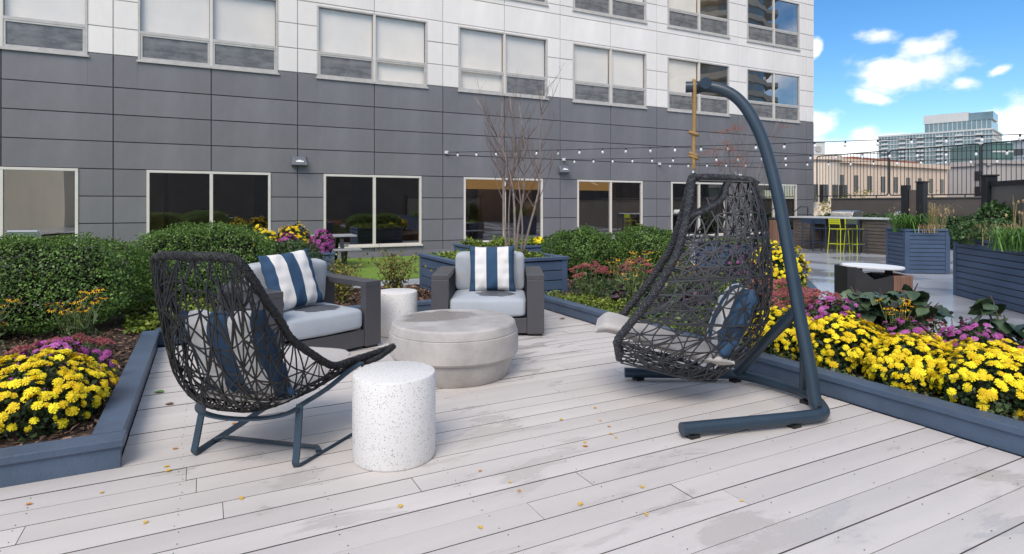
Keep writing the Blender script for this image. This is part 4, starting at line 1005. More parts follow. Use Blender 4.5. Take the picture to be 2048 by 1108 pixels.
def clump(label, loc, Rr, Hh, n, seed, mat, size, asp, cat='perennial', name='heuchera', group=None):
    t = thing(name, label, cat, loc, 0, group); r = np.random.RandomState(seed); D = r.normal(size=(n, 3)); D[:, 2] = np.abs(D[:, 2]); D /= np.linalg.norm(D, axis=1, keepdims=True)
    P = D*(.35+.65*r.rand(n, 1))*np.array([Rr, Rr, Hh]); link('foliage', leaf_mesh('foliage', P, D*.5+np.array([0, 0, .8]), size, mat, asp, .45, rng=r, dirs=D), t)['kind'] = 'stuff'
    mb = MB()
    for k in range(8):
        a = r.uniform(0, 6.28); mb.tube([(0, 0, -.01), (Rr*.5*math.cos(a), Rr*.5*math.sin(a), Hh*.6)], .004, 4)
    mb.build('stems', m_stem, t)
for i, (x, y) in enumerate(((4.85, 5.55), (5.1, 5.25), (4.7, 5.95), (5.45, 5.35), (5.6, 5.75))):
    clump(('dark purple leafed heuchera nearest the hanging chair rim', 'dark purple leafed heuchera low beside the pale dry stalks', 'dark purple leafed heuchera beside the lime sedum strip', 'dark purple leafed heuchera behind the woven cords of the hanging chair', 'dark purple leafed heuchera under the coneflowers behind the rim')[i], (x, y, .095), .20, .24, 150, 90+i, m_heuch, .08, .9, group='purple heucheras in the flower bed')
for i, (x, y, mt) in enumerate(((4.55, 4.95, m_sedleaf), (5.0, 4.75, m_box), (4.45, 5.25, m_box2), (5.3, 4.9, m_sedleaf))):
    clump(('green leafy perennial with narrow leaves by the lime sedum strip', 'bright green leafy rosette beside the hanging chair pad', 'dark green leafy perennial at the border edge behind the seat pad', 'grey green leafy perennial seen through the hanging chair')[i], (x, y, .095), .20, .20, 130, 96+i, mt, .11, .34, name='leafy_perennial', group='leafy perennials in the flower bed')

def twiggy(label, loc, Rr, Hh, n, seed):
    rg = random.Random(seed); t = thing('young_shrub', label, 'shrub', loc, 0, 'sparse yellowing shrubs in the mulch'); mb = MB(); P = []
    for k in range(n):
        a = rg.uniform(0, 6.28); rr = Rr*rg.uniform(.2, 1); h = Hh*rg.uniform(.55, 1.05); p = smooth_path([(0, 0, -.01), (rr*.35*math.cos(a), rr*.35*math.sin(a), h*.45), (rr*math.cos(a), rr*math.sin(a), h)], 5)
        mb.tube(p, [.006*(1-.7*i/len(p)) for i in range(len(p))], 4)
        for q in p[3:]:
            for _ in range(4): P.append(tuple(q+Vector((rg.gauss(0, .035), rg.gauss(0, .035), rg.gauss(0, .03)))))
        q = p[-4]; e = q+Vector((rg.gauss(0, .12), rg.gauss(0, .12), .12)); mb.tube([q, e], .0025, 3); P += [tuple(e), tuple((e+q)/2)]
    mb.build('stems', m_twig, t); P = np.array(P); r = np.random.RandomState(seed)
    link('foliage', leaf_mesh('foliage', P, r.normal(size=P.shape)+np.array([0, 0, .6]), .042, m_shrubleaf, .7, .5, rng=r), t)['kind'] = 'stuff'
twiggy('sparse yellowing shrub standing behind the tucked away drum table', (2.22, 7.72, .085), .34, .66, 22, 101)
twiggy('sparse yellowing shrub seen through the open arm of the armchair', (1.55, 7.75, .085), .30, .52, 16, 102)
twiggy('thin yellowing shrub between the drum table and the far armchair', (2.95, 8.0, .085), .20, .42, 9, 103)
twiggy('sparse yellowing shrub close to the blue mum planter', (1.75, 8.65, .085), .28, .55, 14, 104)

# ------------------------------------------------------------------ bare trees
def bare_tree(label, loc, Hh, spread, stems, seed, r0=.020, group='bare multi stemmed trees', heads=False):
    rg = random.Random(seed); t = thing('bare_tree', label, 'tree', loc, 0, group); tr = MB(); br = MB(); tips = []
    def grow(p, d, L, r, depth, up):
        pts = [p.copy()]; q = p.copy(); dd = d.copy(); n = 5
        for i in range(n):
            dd = (dd+Vector((rg.gauss(0, .09), rg.gauss(0, .09), up))).normalized(); q = q+dd*L/n; pts.append(q.copy())
        (tr if depth == 0 else br).tube(smooth_path(pts, 2), [r*(1-.72*i/(2*n)) for i in range(2*n+1)], 6 if depth == 0 else 4)
        tips.append(pts[-1])
        if depth < 3:
            m = (11, 4, 3)[depth]
            for k in range(m):
                u = rg.uniform(.30 if depth == 0 else .25, .95); i = min(n-1, int(u*n)); b = pts[i].lerp(pts[i+1], u*n-i); a = rg.uniform(0, 6.28)
                side = Vector((math.cos(a), math.sin(a), 0)); nd = (dd*.75+side*.62+Vector((0, 0, .15))).normalized()
                grow(b, nd, L*(.36, .42, .45)[depth]*rg.uniform(.55, 1.1)*(1.15-.5*u), r*(1-.7*u)*.55, depth+1, .10)
    for k in range(stems):
        a = 2*math.pi*k/stems+rg.uniform(-.4, .4); b = Vector((.11*math.cos(a), .11*math.sin(a), -.03)); d = Vector((math.cos(a)*spread, math.sin(a)*spread, 1)).normalized()
        grow(b, d, Hh*rg.uniform(.80, 1.0), r0*rg.uniform(.75, 1.15), 0, .02)
    tr.build('trunk', m_bark, t, smooth=True); br.build('branches', pm('reddish twig bark', (.17, .12, .10), .85, .2, 20), t)
    if heads:
        mb = MB()
        for q in tips:
            if rg.random() < .025 and q.z > Hh*.6:
                for _ in range(14):
                    c = q+Vector((rg.gauss(0, .06), rg.gauss(0, .06), rg.gauss(0, .03))); s = .02; mb.add([c+Vector((s, 0, 0)), c+Vector((0, s, 0)), c+Vector((-s, 0, 0)), c+Vector((0, -s, 0)), c+Vector((0, 0, s))], [(0,1,4),(1,2,4),(2,3,4),(3,0,4)])
        mb.build('seed_clusters', pm('rust seed heads', (.28, .09, .05), .9, .2), t)['kind'] = 'stuff'
bare_tree('bare multi stemmed tree growing from the blue planter box in front of the wall', (4.18, 7.98, .56), 2.85, .12, 6, 5, .021)
bare_tree('thin bare tree with rusty seed heads behind the hanging chair rope', (10.35, 9.3, .50), 2.9, .16, 5, 9, .014, heads=True)
def slat_box(label, x0, x1, y0, y1, z0, z1, n=5, rz=0, rim=.06, soil='cover', group='blue slatted planter boxes', seed=1, mat=None):
    """box planter: corner posts, separate horizontal planks, a cap rail and soil inside"""
    mat = mat or m_navy2; cx, cy = (x0+x1)/2, (y0+y1)/2; w, d, h = x1-x0, y1-y0, z1-z0; t = thing('planter_box', label, 'planter box', (cx, cy, z0), rz, group)
    Bx(-w/2+.02, w/2-.02, -d/2+.02, d/2-.02, 0, h-.075).build('inner_box', m_joint, t)
    for sx in (-1, 1):
        for sy in (-1, 1):
            a, b = sorted((sx*w/2, sx*(w/2-.09))); c, e = sorted((sy*d/2, sy*(d/2-.09))); Bx(a, b, c, e, 0, h-.045).build('corner_post', mat, t, bevel=.004)
    ph = (h-.06)/n
    for k in range(n):
        za, zb = .012+k*ph, .012+(k+1)*ph-.014
        for sy in (-1, 1):
            c, e = sorted((sy*(d/2-.006), sy*(d/2-.024))); Bx(-w/2+.092, w/2-.092, c, e, za, zb).build('plank', mat, t, bevel=.003, seg=1)
        for sx in (-1, 1):
            c, e = sorted((sx*(w/2-.006), sx*(w/2-.024))); Bx(c, e, -d/2+.092, d/2-.092, za, zb).build('plank', mat, t, bevel=.003, seg=1)
    cw = .10; q = .018
    for a, b, c, e in ((-w/2-q, w/2+q, -d/2-q, -d/2+cw), (-w/2-q, w/2+q, d/2-cw, d/2+q), (-w/2-q, -w/2+cw, -d/2+cw+.001, d/2-cw-.001), (w/2-cw, w/2+q, -d/2+cw+.001, d/2-cw-.001)):
        Bx(a, b, c, e, h-.044, h).build('cap_rail', mat, t, bevel=.004)
    Bx(-w/2+.025, w/2-.025, -d/2+.025, d/2-.025, h-.074, h-.055).build('potting_soil', m_soil, t)
    return t
slat_box('blue planter box of lime sedum from which the bare tree grows', 2.95, 4.69, 7.32, 8.85, G, .615, 5)
cover('ground_cover', 'lime green sedum filling the blue box under the bare tree', [(3.05, 7.42), (4.52, 7.42), (4.52, 8.75), (3.05, 8.75)], 6500, .56, .10, m_cover, 37, .045)
slat_box('lower blue planter of sedum close to the building wall behind the bare tree', 4.9, 6.6, 11.0, 12.3, G, .50, 4)
cover('ground_cover', 'lime green sedum in the blue planter close to the building', [(5.0, 11.1), (6.5, 11.1), (6.5, 12.2), (5.0, 12.2)], 4000, .45, .16, m_cover, 38, .06)
mum('single yellow chrysanthemum at the end of the planter by the building', (6.42, 11.2, .45), .14, .2, 40, BY, 56, gy, 1.6, stuff=True)
slat_box('blue planter box holding yellow and magenta mums beside the picnic table', .9, 2.28, 12.1, 13.2, G, .42, 4)
for i, (x, y, r_, hh, bl, lb) in enumerate(((.98, 12.60, .36, .56, BY, 'yellow chrysanthemum at the hedge end of the mum planter'), (1.58, 12.66, .42, .58, BY, 'bigger yellow chrysanthemum in the middle of the mum planter'), (1.42, 12.28, .26, .40, BP, 'magenta chrysanthemum between the two yellow ones in the mum planter'), (2.08, 12.45, .28, .44, BP, 'magenta chrysanthemum at the picnic table end of the mum planter'))):
    mum(lb, (x, y, .36), r_, hh, 190, bl, 57+i, 'mums in the far blue planter', 1.35, stuff=True)
slat_box('blue planter box half hidden between the two clipped hedges', -1.2, .1, 9.9, 10.9, G, .42, 5)
slat_box('blue planter box of the thin bare tree behind the hanging chair', 9.7, 11.0, 8.7, 9.9, G, .55, 5)
cover('ground_cover', 'lime sedum at the foot of the thin bare tree', [(9.8, 8.8), (10.9, 8.8), (10.9, 9.8), (9.8, 9.8)], 1500, .5, .12, m_cover, 39, .06)
# ------------------------------------------------------------------ planters, screen and bin along the paving
slat_box('tall square blue slatted planter with dark posts and grasses', 14.30-.45, 14.30+.45, 7.74-.45, 7.74+.45, G, .83, 10, R(-36))
slat_box('long blue slatted planter running out of the right picture edge', 10.52-1.95, 10.52+1.95, 3.56-.65, 3.56+.65, G, .82, 9, R(51.9))
def grass(label, loc, Rr, Hh, n, seed, mat, w=.006, bend=.5, group=None, plume=False):
    t = thing('ornamental_grass', label, 'grass', loc, 0, group); r = random.Random(seed); mb = MB(); pl = MB()
    for k in range(n):
        a = r.uniform(0, 6.28); b = Vector((r.gauss(0, Rr*.25), r.gauss(0, Rr*.25), -.01)); h = Hh*r.uniform(.6, 1.05); o = bend*h*r.uniform(.3, 1.1); d = Vector((math.cos(a), math.sin(a), 0)); s = Vector((-d.y, d.x, 0))*w*.5
        P = [b, b+d*o*.22+Vector((0, 0, h*.55)), b+d*o*.6+Vector((0, 0, h*.92)), b+d*o+Vector((0, 0, h*(1.0-.35*bend)))]
        vs = []
        for i, p in enumerate(P): q = (1, .9, .6, .1)[i]; vs += [p-s*q, p+s*q]
        mb.add(vs, [(0, 1, 3, 2), (2, 3, 5, 4), (4, 5, 7, 6)])
        if plume and r.random() < .25:
            e = P[-1]; pl.tube([e, e+Vector((0, 0, .03)), e+Vector((0, 0, .06))], [.004, .016, .003], 5)
    mb.build('blades', mat, t)['kind'] = 'stuff'
    if plume: pl.build('plumes', m_grassb, t)['kind'] = 'stuff'
gg = 'grasses in the blue slatted planters'
grass('bright green strappy grass in the square planter left of the posts', (14.02, 7.78, .76), .5, .46, 260, 1, m_grassg, .022, 1.3, gg)
grass('feathery straw coloured grass in the square planter right of the posts', (14.62, 7.72, .76), .5, .70, 300, 2, m_grassb, .006, .9, gg, True)
grass('low rusty grass at the foot of the posts in the square planter', (14.1, 7.45, .76), .4, .22, 160, 3, m_grassb, .01, .8, gg)
grass('bright green strappy grass spilling over the long blue planter', (9.98, 4.0, .75), .6, .34, 300, 4, m_grassg, .020, 1.5, gg)
grass('tall pale dry stalks rising from the long blue planter', (10.35, 4.1, .75), .5, .80, 40, 5, m_grassb, .006, .3, gg, True)
grass('tawny tufted grass at the corner of the long blue planter', (10.95, 4.75, .75), .6, .36, 300, 6, m_grassb, .009, .8, gg)
shrub('planter_shrub', 'dark low shrub filling the corner of the long blue planter', 'shrub', (11.15, 5.0, .75), .50, .40, .17, 2600, 131, m_box2, .06, core=False)
shrub('planter_shrub', 'dull brownish shrub behind the long blue planter near the parapet', 'shrub', (12.35, 5.35, G), .42, .40, .72, 4500, 132, m_box2, .07)
ts = thing('screen_posts', 'pair of dark posts with a slim wood strip standing in the square planter', 'posts', (14.15, 7.55, .745))
Bx(-.09, .09, -.07, .07, 0, 1.11).build('post', m_blk, ts, bevel=.006); Bx(-.11, .11, -.09, .09, 1.111, 1.14).build('post_cap', m_blk, ts)
Bx(-.16, -.02, .22, .36, 0, 1.06).build('post', m_blk, ts, bevel=.006); Bx(-.10, -.06, .075, .218, .1, .95).build('wood_strip', m_barwood, ts)
PS = thing('privacy_screen', 'dark framed screen with a smoked panel behind the long planter', 'screen', (12.85, 5.70, G), R(51.9+180))
for x in (0, 2.4, 4.8):
    Bx(x-.09, x+.09, -.09, .09, 0, 2.04).build('post', m_blk, PS, bevel=.006); Bx(x-.11, x+.11, -.11, .11, 2.041, 2.07).build('post_cap', m_blk, PS)
for x in (0, 2.4):
    Bx(x+.091, x+2.309, -.05, .05, 1.86, 1.94).build('top_rail', m_blk, PS); Bx(x+.091, x+2.309, -.012, .012, .35, 1.859).build('panel', pm('smoked panel', (.16, .145, .13), .3, .1, 1), PS); Bx(x+.091, x+2.309, -.05, .05, .27, .349).build('bottom_rail', m_blk, PS)
def litter_bin():
    t = thing('litter_bin', 'dark litter bin with hardwood slats and a white shield shaped lid', 'litter bin', (7.02, 4.30, G), R(-27.3))
    prof = [(-.37, -.14), (-.31, -.20), (-.1, -.22), (.12, -.215), (.12, .215), (-.1, .22), (-.31, .20), (-.37, .14)]
    mb = MB(); n = len(prof); hs = [.80 if x < -.2 else (.66 if x < 0 else .70) for x, _ in prof]
    mb.add([(x, y, .02) for x, y in prof]+[(x, y, h) for (x, y), h in zip(prof, hs)]+[(x*.93, y*.93, h) for (x, y), h in zip(prof, hs)]+[(x*.93, y*.93, .1) for x, y in prof],
           [tuple(range(n-1, -1, -1))]+[(i, (i+1) % n, n+(i+1) % n, n+i) for i in range(n)]+[(n+i, n+(i+1) % n, 2*n+(i+1) % n, 2*n+i) for i in range(n)]+[(2*n+i, 2*n+(i+1) % n, 3*n+(i+1) % n, 3*n+i) for i in range(n)]+[tuple(range(3*n, 4*n))])
    mb.build('body', pm('dark brown steel', (.035, .033, .032), .45, .1, 3), t)
    for k in range(6): Bx(.125+.042*k, .125+.042*k+.036, -.215+.008*k, -.175+.008*k, .03, .70).build('slat', m_wood, t, bevel=.004)
    for k in range(6): Bx(.125+.042*k, .125+.042*k+.036, .175-.008*k, .215-.008*k, .03, .70).build('slat', m_wood, t, bevel=.004)
    Bx(.335, .365, -.16, .16, .03, .70).build('slat', m_wood, t, bevel=.004); Bx(.121, .33, -.172, .172, .03, .66).build('inner_wall', m_blk, t)
    for x in (-.16, .20): Bx(x-.03, x+.03, -.03, .03, .55, .775 if x < 0 else .765).build('lid_post', m_blk, t)
    pl = [(.36*math.cos(a)*(1 if math.cos(a) > 0 else 1.05), (.215-.05*math.cos(a))*math.sin(a)*(.75+.25*math.cos(a))) for a in [2*math.pi*k/36 for k in range(36)]]
    M = T_((0.02, 0, .790)) @ RY(3) @ RX(4); MB().prism(pl, -.014, .014, M).build('lid', m_white, t, bevel=.006)
litter_bin()
# ------------------------------------------------------------------ bar with stools and grills
bar = thing('bar_counter', 'long outdoor bar counter with slatted brown ends and a pale top', 'bar counter', (18.4, 12.2, G))
Bx(-.35, .75, -1.75, 1.75, 1.055, 1.10).build('counter_top', m_top, bar, bevel=.008)
for y0, y1 in ((-1.62, -.78), (1.02, 1.66)):
    Bx(-.25, .65, y0, y1, 0, 1.05).build('end_cabinet', m_barwood, bar)
    for k in range(9): Bx(-.272, -.252, y0+.1, y1-.1, .08+k*.105, .08+k*.105+.085).build('slat', m_barwood, bar, bevel=.004, seg=1)
    for k in range(9): Bx(-.18, .58, y0-.022, y0-.002, .08+k*.105, .08+k*.105+.085).build('slat', m_barwood, bar, bevel=.004, seg=1)
Bx(.40, .64, -.778, 1.018, 0, 1.05).build('back_panel', m_barwood, bar)
def stool(label, loc, rz, mat):
    t = thing('bar_stool', label, 'bar stool', loc, rz, 'bar stools at the outdoor counter')
    for k in range(6): Bx(-.19+k*.065, -.19+k*.065+.056, -.19, .19, .742, .757).build('seat_slat', mat, t)
    for s in (-1, 1):
        MB().tube([(.20, s*.22, .0), (.165, s*.185, .75)], .013, 8).build('leg', mat, t); MB().tube([(-.24, s*.22, 0), (-.19, s*.19, .75), (-.235, s*.185, 1.07)], .013, 8).build('leg', mat, t)
    MB().tube([(-.19, -.19, .745), (.17, -.19, .745), (.17, .19, .745), (-.19, .19, .745)], .012, 6, closed=True).build('seat_frame', mat, t)
    MB().tube([(-.228, -.207, .28), (.187, -.207, .28), (.187, .207, .28), (-.228, .207, .28)], .010, 6, closed=True).build('footrest', mat, t)
    for k in range(3): Bx(-.232-.006*k, -.222-.006*k, -.185, .185, .90+k*.058, .90+k*.058+.048).build('back_slat', mat, t)
stool('dark blue metal bar stool beside the slatted left end of the bar', (17.75, 12.86, G), 0, m_dkblue)
stool('dark blue metal bar stool between the lime stool and the left bar end', (17.72, 12.42, G), .06, m_dkblue)
stool('bright lime metal bar stool in front of the bar', (17.68, 11.86, G), -.05, m_lime)
stool('lime metal bar stool partly hidden behind a dark blue one', (18.0, 11.55, G), 0, m_lime)
stool('dark blue metal bar stool at the planter end of the bar', (17.7, 11.30, G), .04, m_dkblue)
def grill(label, loc):
    t = thing('grill', label, 'grill', loc, 0, 'steel grills behind the bar')
    Bx(-.35, .35, -.42, .42, 0, .98).build('cabinet', m_barwood, t, bevel=.006)
    hood = [(-.30, 0)]+[(-.30+.02*k, .10+.20*math.sin(math.pi/2*k/6)) for k in range(7)]+[(.12, .32), (.27, .28), (.30, 0)]
    n = len(hood); MB().add([(x, -.40, .981+z) for x, z in hood]+[(x, .40, .981+z) for x, z in hood], [tuple(range(n)), tuple(range(2*n-1, n-1, -1))]+[(i, n+i, n+(i+1) % n, (i+1) % n) for i in range(n)]).build('hood', m_steel, t, bevel=.01)
    MB().tube([(-.33, -.3, 1.10), (-.35, -.3, 1.10), (-.35, .3, 1.10), (-.33, .3, 1.10)], .012, 8).build('handle', m_steel, t)
grill('steel grill with closed hood behind the stools of the bar', (19.85, 13.05, G)); grill('steel grill with closed hood behind the square planter', (19.75, 10.85, G))
def round_bin():
    t = thing('litter_bin', 'round dark bin with hardwood staves at the far end of the bar', 'litter bin', (18.0, 14.35, G))
    MB().lathe([(.29, 0), (.29, .98), (.31, 1.0), (.31, 1.04), (.27, 1.06)], 28).build('drum', pm('dark bin steel', (.03, .034, .04), .4), t, auto=30)
    for k in range(10):
        a = R(150+k*10); M = Matrix.Rotation(a, 4, 'Z'); Bx(.292, .312, -.022, .022, .04, .97, M).build('stave', m_wood, t)
round_bin()
shrub('parapet_hedge', 'dark leafy hedge behind the bar below the far end of the railing', 'hedge', (22.5, 14.6, G), .6, 2.0, .55, 9000, 133, m_box2, .08, 'hedges along the parapet')
shrub('parapet_hedge', 'dark leafy hedge below the railing behind the second grill', 'hedge', (22.5, 10.0, G), .6, 2.3, .55, 9000, 134, m_box2, .08, 'hedges along the parapet')
# ------------------------------------------------------------------ parapet and railing
pw = thing('parapet_wall', 'low brown grey parapet wall closing the terrace below the black railing', 'wall', (23.55, 5, G))
for k in range(8): Bx(-.10, .12, -16.9+3.5*k+.006, -16.9+3.5*(k+1)-.006, 0, 1.73).build('wall_panel', m_para, pw, bevel=.006)
Bx(-.13, .15, -16.9, 11.1, 1.731, 1.775).build('coping', m_para, pw)
rl = thing('railing', 'black metal railing with thin vertical bars on top of the parapet', 'railing', (23.56, 5, 1.625))
def rail_panel(y0, y1):
    r0 = .10; P = []
    za, zb = .09, 1.82
    for (cy, cz, a0) in ((y1-r0, zb-r0, 0), (y0+r0, zb-r0, 90), (y0+r0, za+r0, 180), (y1-r0, za+r0, 270)):
        for k in range(5): a = R(a0+90*k/4); P.append((0, cy+r0*math.cos(a), cz+r0*math.sin(a)))
    f = MB().tube(P, .024, 6, closed=True).build('panel_frame', m_blk, rl)
    n = 22
    bm_ = MB().tube([(0, 0, za), (0, 0, zb)], .0105, 5).mesh('baluster', m_blk)
    for k in range(1, n): link('baluster', bm_, f, (0, y0+(y1-y0)*k/n, 0))
    for q in (.15, .5, .85): MB().tube([(0, y0+(y1-y0)*q, 0), (0, y0+(y1-y0)*q, za)], .02, 5).build('foot_post', m_blk, rl)
for k in range(5): rail_panel(11.85-3.08*(k+1)+.03, 11.85-3.08*k-.03)
# ------------------------------------------------------------------ string lights
m_bulb = pm('white glass bulb', (.82, .82, .80), .25, .02)
BULB = MB().lathe([(.012, -.045), (.020, -.055), (.032, -.085), (.033, -.105), (.022, -.13), (.002, -.138)], 8, caps=False).mesh('bulb', m_bulb, True)
SOCK = MB().lathe([(.010, .012), (.018, .0), (.020, -.045), (.014, -.05)], 6).mesh('socket', m_black)
def strand(label, a, b, n, sag, seed):
    a, b = Vector(a), Vector(b); t = thing('string_lights', label, 'string lights', a, 0, 'strings of bulbs over the terrace'); r = random.Random(seed); d = b-a
    def at(u): return d*u-Vector((0, 0, sag*4*u*(1-u)))
    MB().tube([at(k/40) for k in range(41)], .0085, 5).build('cable', m_black, t)
    Bx(-.05, .05, -.03, .03, -.04, .04).build('wall_anchor', m_white, t)
    for k in range(n):
        p = at((k+.6)/n); s = link('socket', SOCK, t, p, (r.gauss(0, .08), r.gauss(0, .08), 0)); link('bulb', BULB, s)
def far_end(a, L=24.0): return (a[0]+L*.624, a[1]-L*.781, a[2])
for i, (x, z, lb) in enumerate(((6.5, 2.95, 'bulb string starting on the wall left of the bare tree'), (10.7, 2.88, 'bulb string starting on the wall beside the second wall light'), (14.85, 2.86, 'bulb string starting on the wall behind the hanging chair rope'))):
    a = (x, 16.93, z); strand(lb, a, far_end(a, 23), 36, .12, i)
# ------------------------------------------------------------------ picnic tables, steps, reclining chair
m_ptop = pm('grey picnic boards', (.33, .33, .34), .6, .12, 4)
def picnic(label, loc, rz):
    t = thing('picnic_table', label, 'picnic table', loc, rz, 'picnic tables near the building')
    for k in range(5): Bx(-.9, .9, -.36+.145*k, -.36+.145*k+.135, .72, .76).build('top_plank', m_ptop, t, bevel=.006)
    for s in (-1, 1):
        for k in range(2): Bx(-.9, .9, s*.72-.14+.145*k, s*.72-.14+.145*k+.135, .42, .46).build('bench_plank', m_ptop, t, bevel=.006)
        x = s*.55
        for q in (-1, 1):
            MB().add([(x-.035, q*.30, .72), (x+.035, q*.30, .72), (x+.035, q*.18, .72), (x-.035, q*.18, .72), (x-.035, q*.66, 0), (x+.035, q*.66, 0), (x+.035, q*.50, 0), (x-.035, q*.50, 0)], [(0,1,2,3),(4,7,6,5),(0,4,5,1),(1,5,6,2),(2,6,7,3),(3,7,4,0)]).build('leg', m_blk, t)
            MB().add([(x-.034, q*.80, .42), (x+.034, q*.80, .42), (x+.034, q*.68, .42), (x-.034, q*.68, .42), (x-.034, q*.64, 0), (x+.034, q*.64, 0), (x+.034, q*.50, .0), (x-.034, q*.50, .0)], [(0,1,2,3),(4,7,6,5),(0,4,5,1),(1,5,6,2),(2,6,7,3),(3,7,4,0)]).build('bench_leg', m_blk, t)
        Bx(x-.03, x+.03, -.82, .82, .36, .419).build('cross_beam', m_blk, t)
picnic('grey picnic table on the lawn half hidden by the mum planter', (2.35, 14.8, G+.022), R(0))
picnic('grey picnic table behind the rounded boxwoods', (8.9, 11.6, G), R(-20))
st = thing('entrance_steps', 'three blue grey steps with black handrails up to the door', 'steps', (20.4, 15.9, G))
for k in range(3): Bx(-.6+.3*k, .6, -.6, .6, .16*k, .16*(k+1)).build('step', m_navy2, st, bevel=.006)
for y in (-.55, .55):
    MB().tube([(-.75, y, 0), (-.75, y, .95), (.1, y, 1.42), (.55, y, 1.42), (.55, y, .481)], .02, 8).build('handrail', m_blk, st); MB().tube([(-.75, y, .5), (.1, y, .97), (.55, y, .97)], .014, 6).build('handrail', m_blk, st)
rc = thing('reclining_chair', 'pale grey reclining chair whose slanted back shows above the hedge', 'chair', (-2.75, 14.1, G+.022), R(70))
m_rc = pm('pale grey sling', (.42, .44, .48), .7)
MB().tube([(0, 0, .38), (-.55, 0, 1.02)], 0, flat=(.5, .03), up=(1, 0, .8)).build('backrest', m_rc, rc); MB().tube([(0, 0, .38), (.5, 0, .42)], 0, flat=(.5, .03), up=(0, 0, 1)).build('seat', m_rc, rc)
for s in (-1, 1):
    MB().tube([(.48, s*.24, .41), (.40, s*.24, 0)], .015, 6).build('leg', m_alu, rc); MB().tube([(-.22, s*.24, .63), (-.35, s*.24, 0)], .015, 6).build('leg', m_alu, rc)
# ------------------------------------------------------------------ fallen leaves
def fallen():
    mats = [pm('fallen yellow leaf', (.72, .45, .06), .6, .15, 60), pm('fallen orange leaf', (.60, .27, .05), .65, .2, 60), pm('fallen brown leaf', (.17, .085, .045), .7, .2, 60), pm('fallen green leaf', (.09, .20, .03), .5, .15, 60)]
    ms = []
    for m in mats:
        prof = [(0, 0), (.2, .26), (.5, .36), (.8, .2), (1, 0)]; vs = []; fs = []
        for u, w in prof: vs += [(-w*.05, u*.05-.025, .003+.010*w), (0, u*.05-.025, .0025+.004*(u-.5)**2), (w*.05, u*.05-.025, .003+.013*w)]
        for i in range(4): a = 3*i; fs += [(a, a+1, a+4, a+3), (a+1, a+2, a+5, a+4)]
        ms.append(MB().add(vs, fs).mesh('fallen_leaf', m, True))
    L_ = [(2.02, 3.23), (2.23, 3.1), (2.34, 3.31), (2.22, 2.99), (2.16, 2.89), (2.15, 2.83), (1.95, 2.86), (1.92, 2.81), (1.89, 2.28), (1.74, 2.07), (1.34, 2.62), (1.34, 2.52), (1.53, 2.28), (1.04, 2.31), (2.21, 1.96), (1.26, 2.8), (3.87, 2.72), (3.57, 2.52), (3.3, 3.66), (-.15, 3.84), (-.18, 3.6), (-.17, 3.54), (-.44, 3.42), (-.72, 3.44), (-.23, 3.01), (.15, 3.05), (.79, 2.64), (.16, 4.11)]
    r = random.Random(2)
    for k, (x, y) in enumerate(L_):
        o = link('fallen_leaf', ms[1 if k % 4 == 3 else 0], None, (x, y, .002), (0, 0, r.uniform(0, 6)), r.uniform(.42, .70)); 
        col_ = 'orange' if k % 4 == 3 else 'yellow'
        where = {8: 'on the open boards in front of the hanging chair stand', 9: 'on the open boards in front of the hanging chair stand', 14: 'on the open boards in front of the hanging chair stand', 10: 'on the boards to the right of the near drum table', 11: 'on the boards to the right of the near drum table', 12: 'on the boards to the right of the near drum table', 13: 'on the boards to the right of the near drum table', 15: 'on the boards to the right of the near drum table',
                 16: 'against the flower bed border by the stand corner', 17: 'against the flower bed border by the stand corner', 18: 'under the back of the hanging chair', 19: 'between the left border corner and the lounge chair foot', 20: 'between the left border corner and the lounge chair foot', 21: 'between the left border corner and the lounge chair foot', 22: 'in front of the left border corner', 23: 'in front of the left border fascia', 24: 'alone on the boards in front of the left border', 25: 'in front of the rear feet of the lounge chair', 26: 'just in front of the near drum table', 27: 'under the woven lounge chair'}.get(k, 'in the loose scatter between the concrete table and the stand')
        tag(o, 'small '+col_+' fallen leaf '+where, 'leaf', 'fallen '+col_+' leaves '+where)
    for (x, y, q, s, lb) in ((-.30, 5.04, 3, 1.5, 'fresh green leaf lying on the deck beside the left border'), (-.22, 4.71, 2, 1.2, 'curled brown leaf on the deck beside the left border'), (3.80, 6.05, 2, 1.4, 'dark brown leaf on the deck against the flower bed border')):
        tag(link('fallen_leaf', ms[q], None, (x, y, .002), (0, 0, 1.1), s), lb, 'leaf')
fallen()
# ------------------------------------------------------------------ the city beyond the railing
def facing(p0, p1):
    """matrix of a block whose front runs from p0 to p1 (x along the front, y going back)"""
    d = Vector((p1[0]-p0[0], p1[1]-p0[1], 0)); L_ = d.length; d.normalize(); n = Vector((-d.y, d.x, 0))
    if n.x*p0[0]+n.y*p0[1] < 0: n = -n
    return Matrix(((d.x, n.x, 0, 0), (d.y, n.y, 0, 0), (0, 0, 1, 0), (0, 0, 0, 1))), L_
def block(name, label, cat, p0, p1, depth, z1, mat, cols, rows, win, wmat, z0=-12, sill=None, first=0, roof=None, slabs=None, group=None):
    M, L_ = facing(p0, p1); t = thing(name, label, cat, (p0[0], p0[1], z0), 0, group)
    Bx(0, L_, 0, depth, 0, z1-z0, M).build('walls', mat, t)
    Bx(-.3, L_+.3, -.3, depth+.3, z1-z0, z1-z0+.5, M).build('roof_edge', roof or mat, t)
    for (zc, hh) in rows:
        for k in range(cols):
            w = L_/cols*win; x = L_/cols*(k+.5)
            Bx(x-w/2, x+w/2, -.08, .3, zc-z0, zc+hh-z0, M).build('window', wmat, t)
    return t, M, L_
m_tan = pm('tan limestone', (.80, .61, .46), .85, .10, .15, .1, 2)
m_tan2 = pm('sunny limestone', (.88, .72, .57), .85, .10, .15)  # lighter copy of the limestone, the corner's sunlight put into its colour
m_dwin = pm('dark far window', (.035, .04, .045), .2, .2, .3)
m_brick = pm('red brick', (.30, .11, .07), .85, .15, .4)
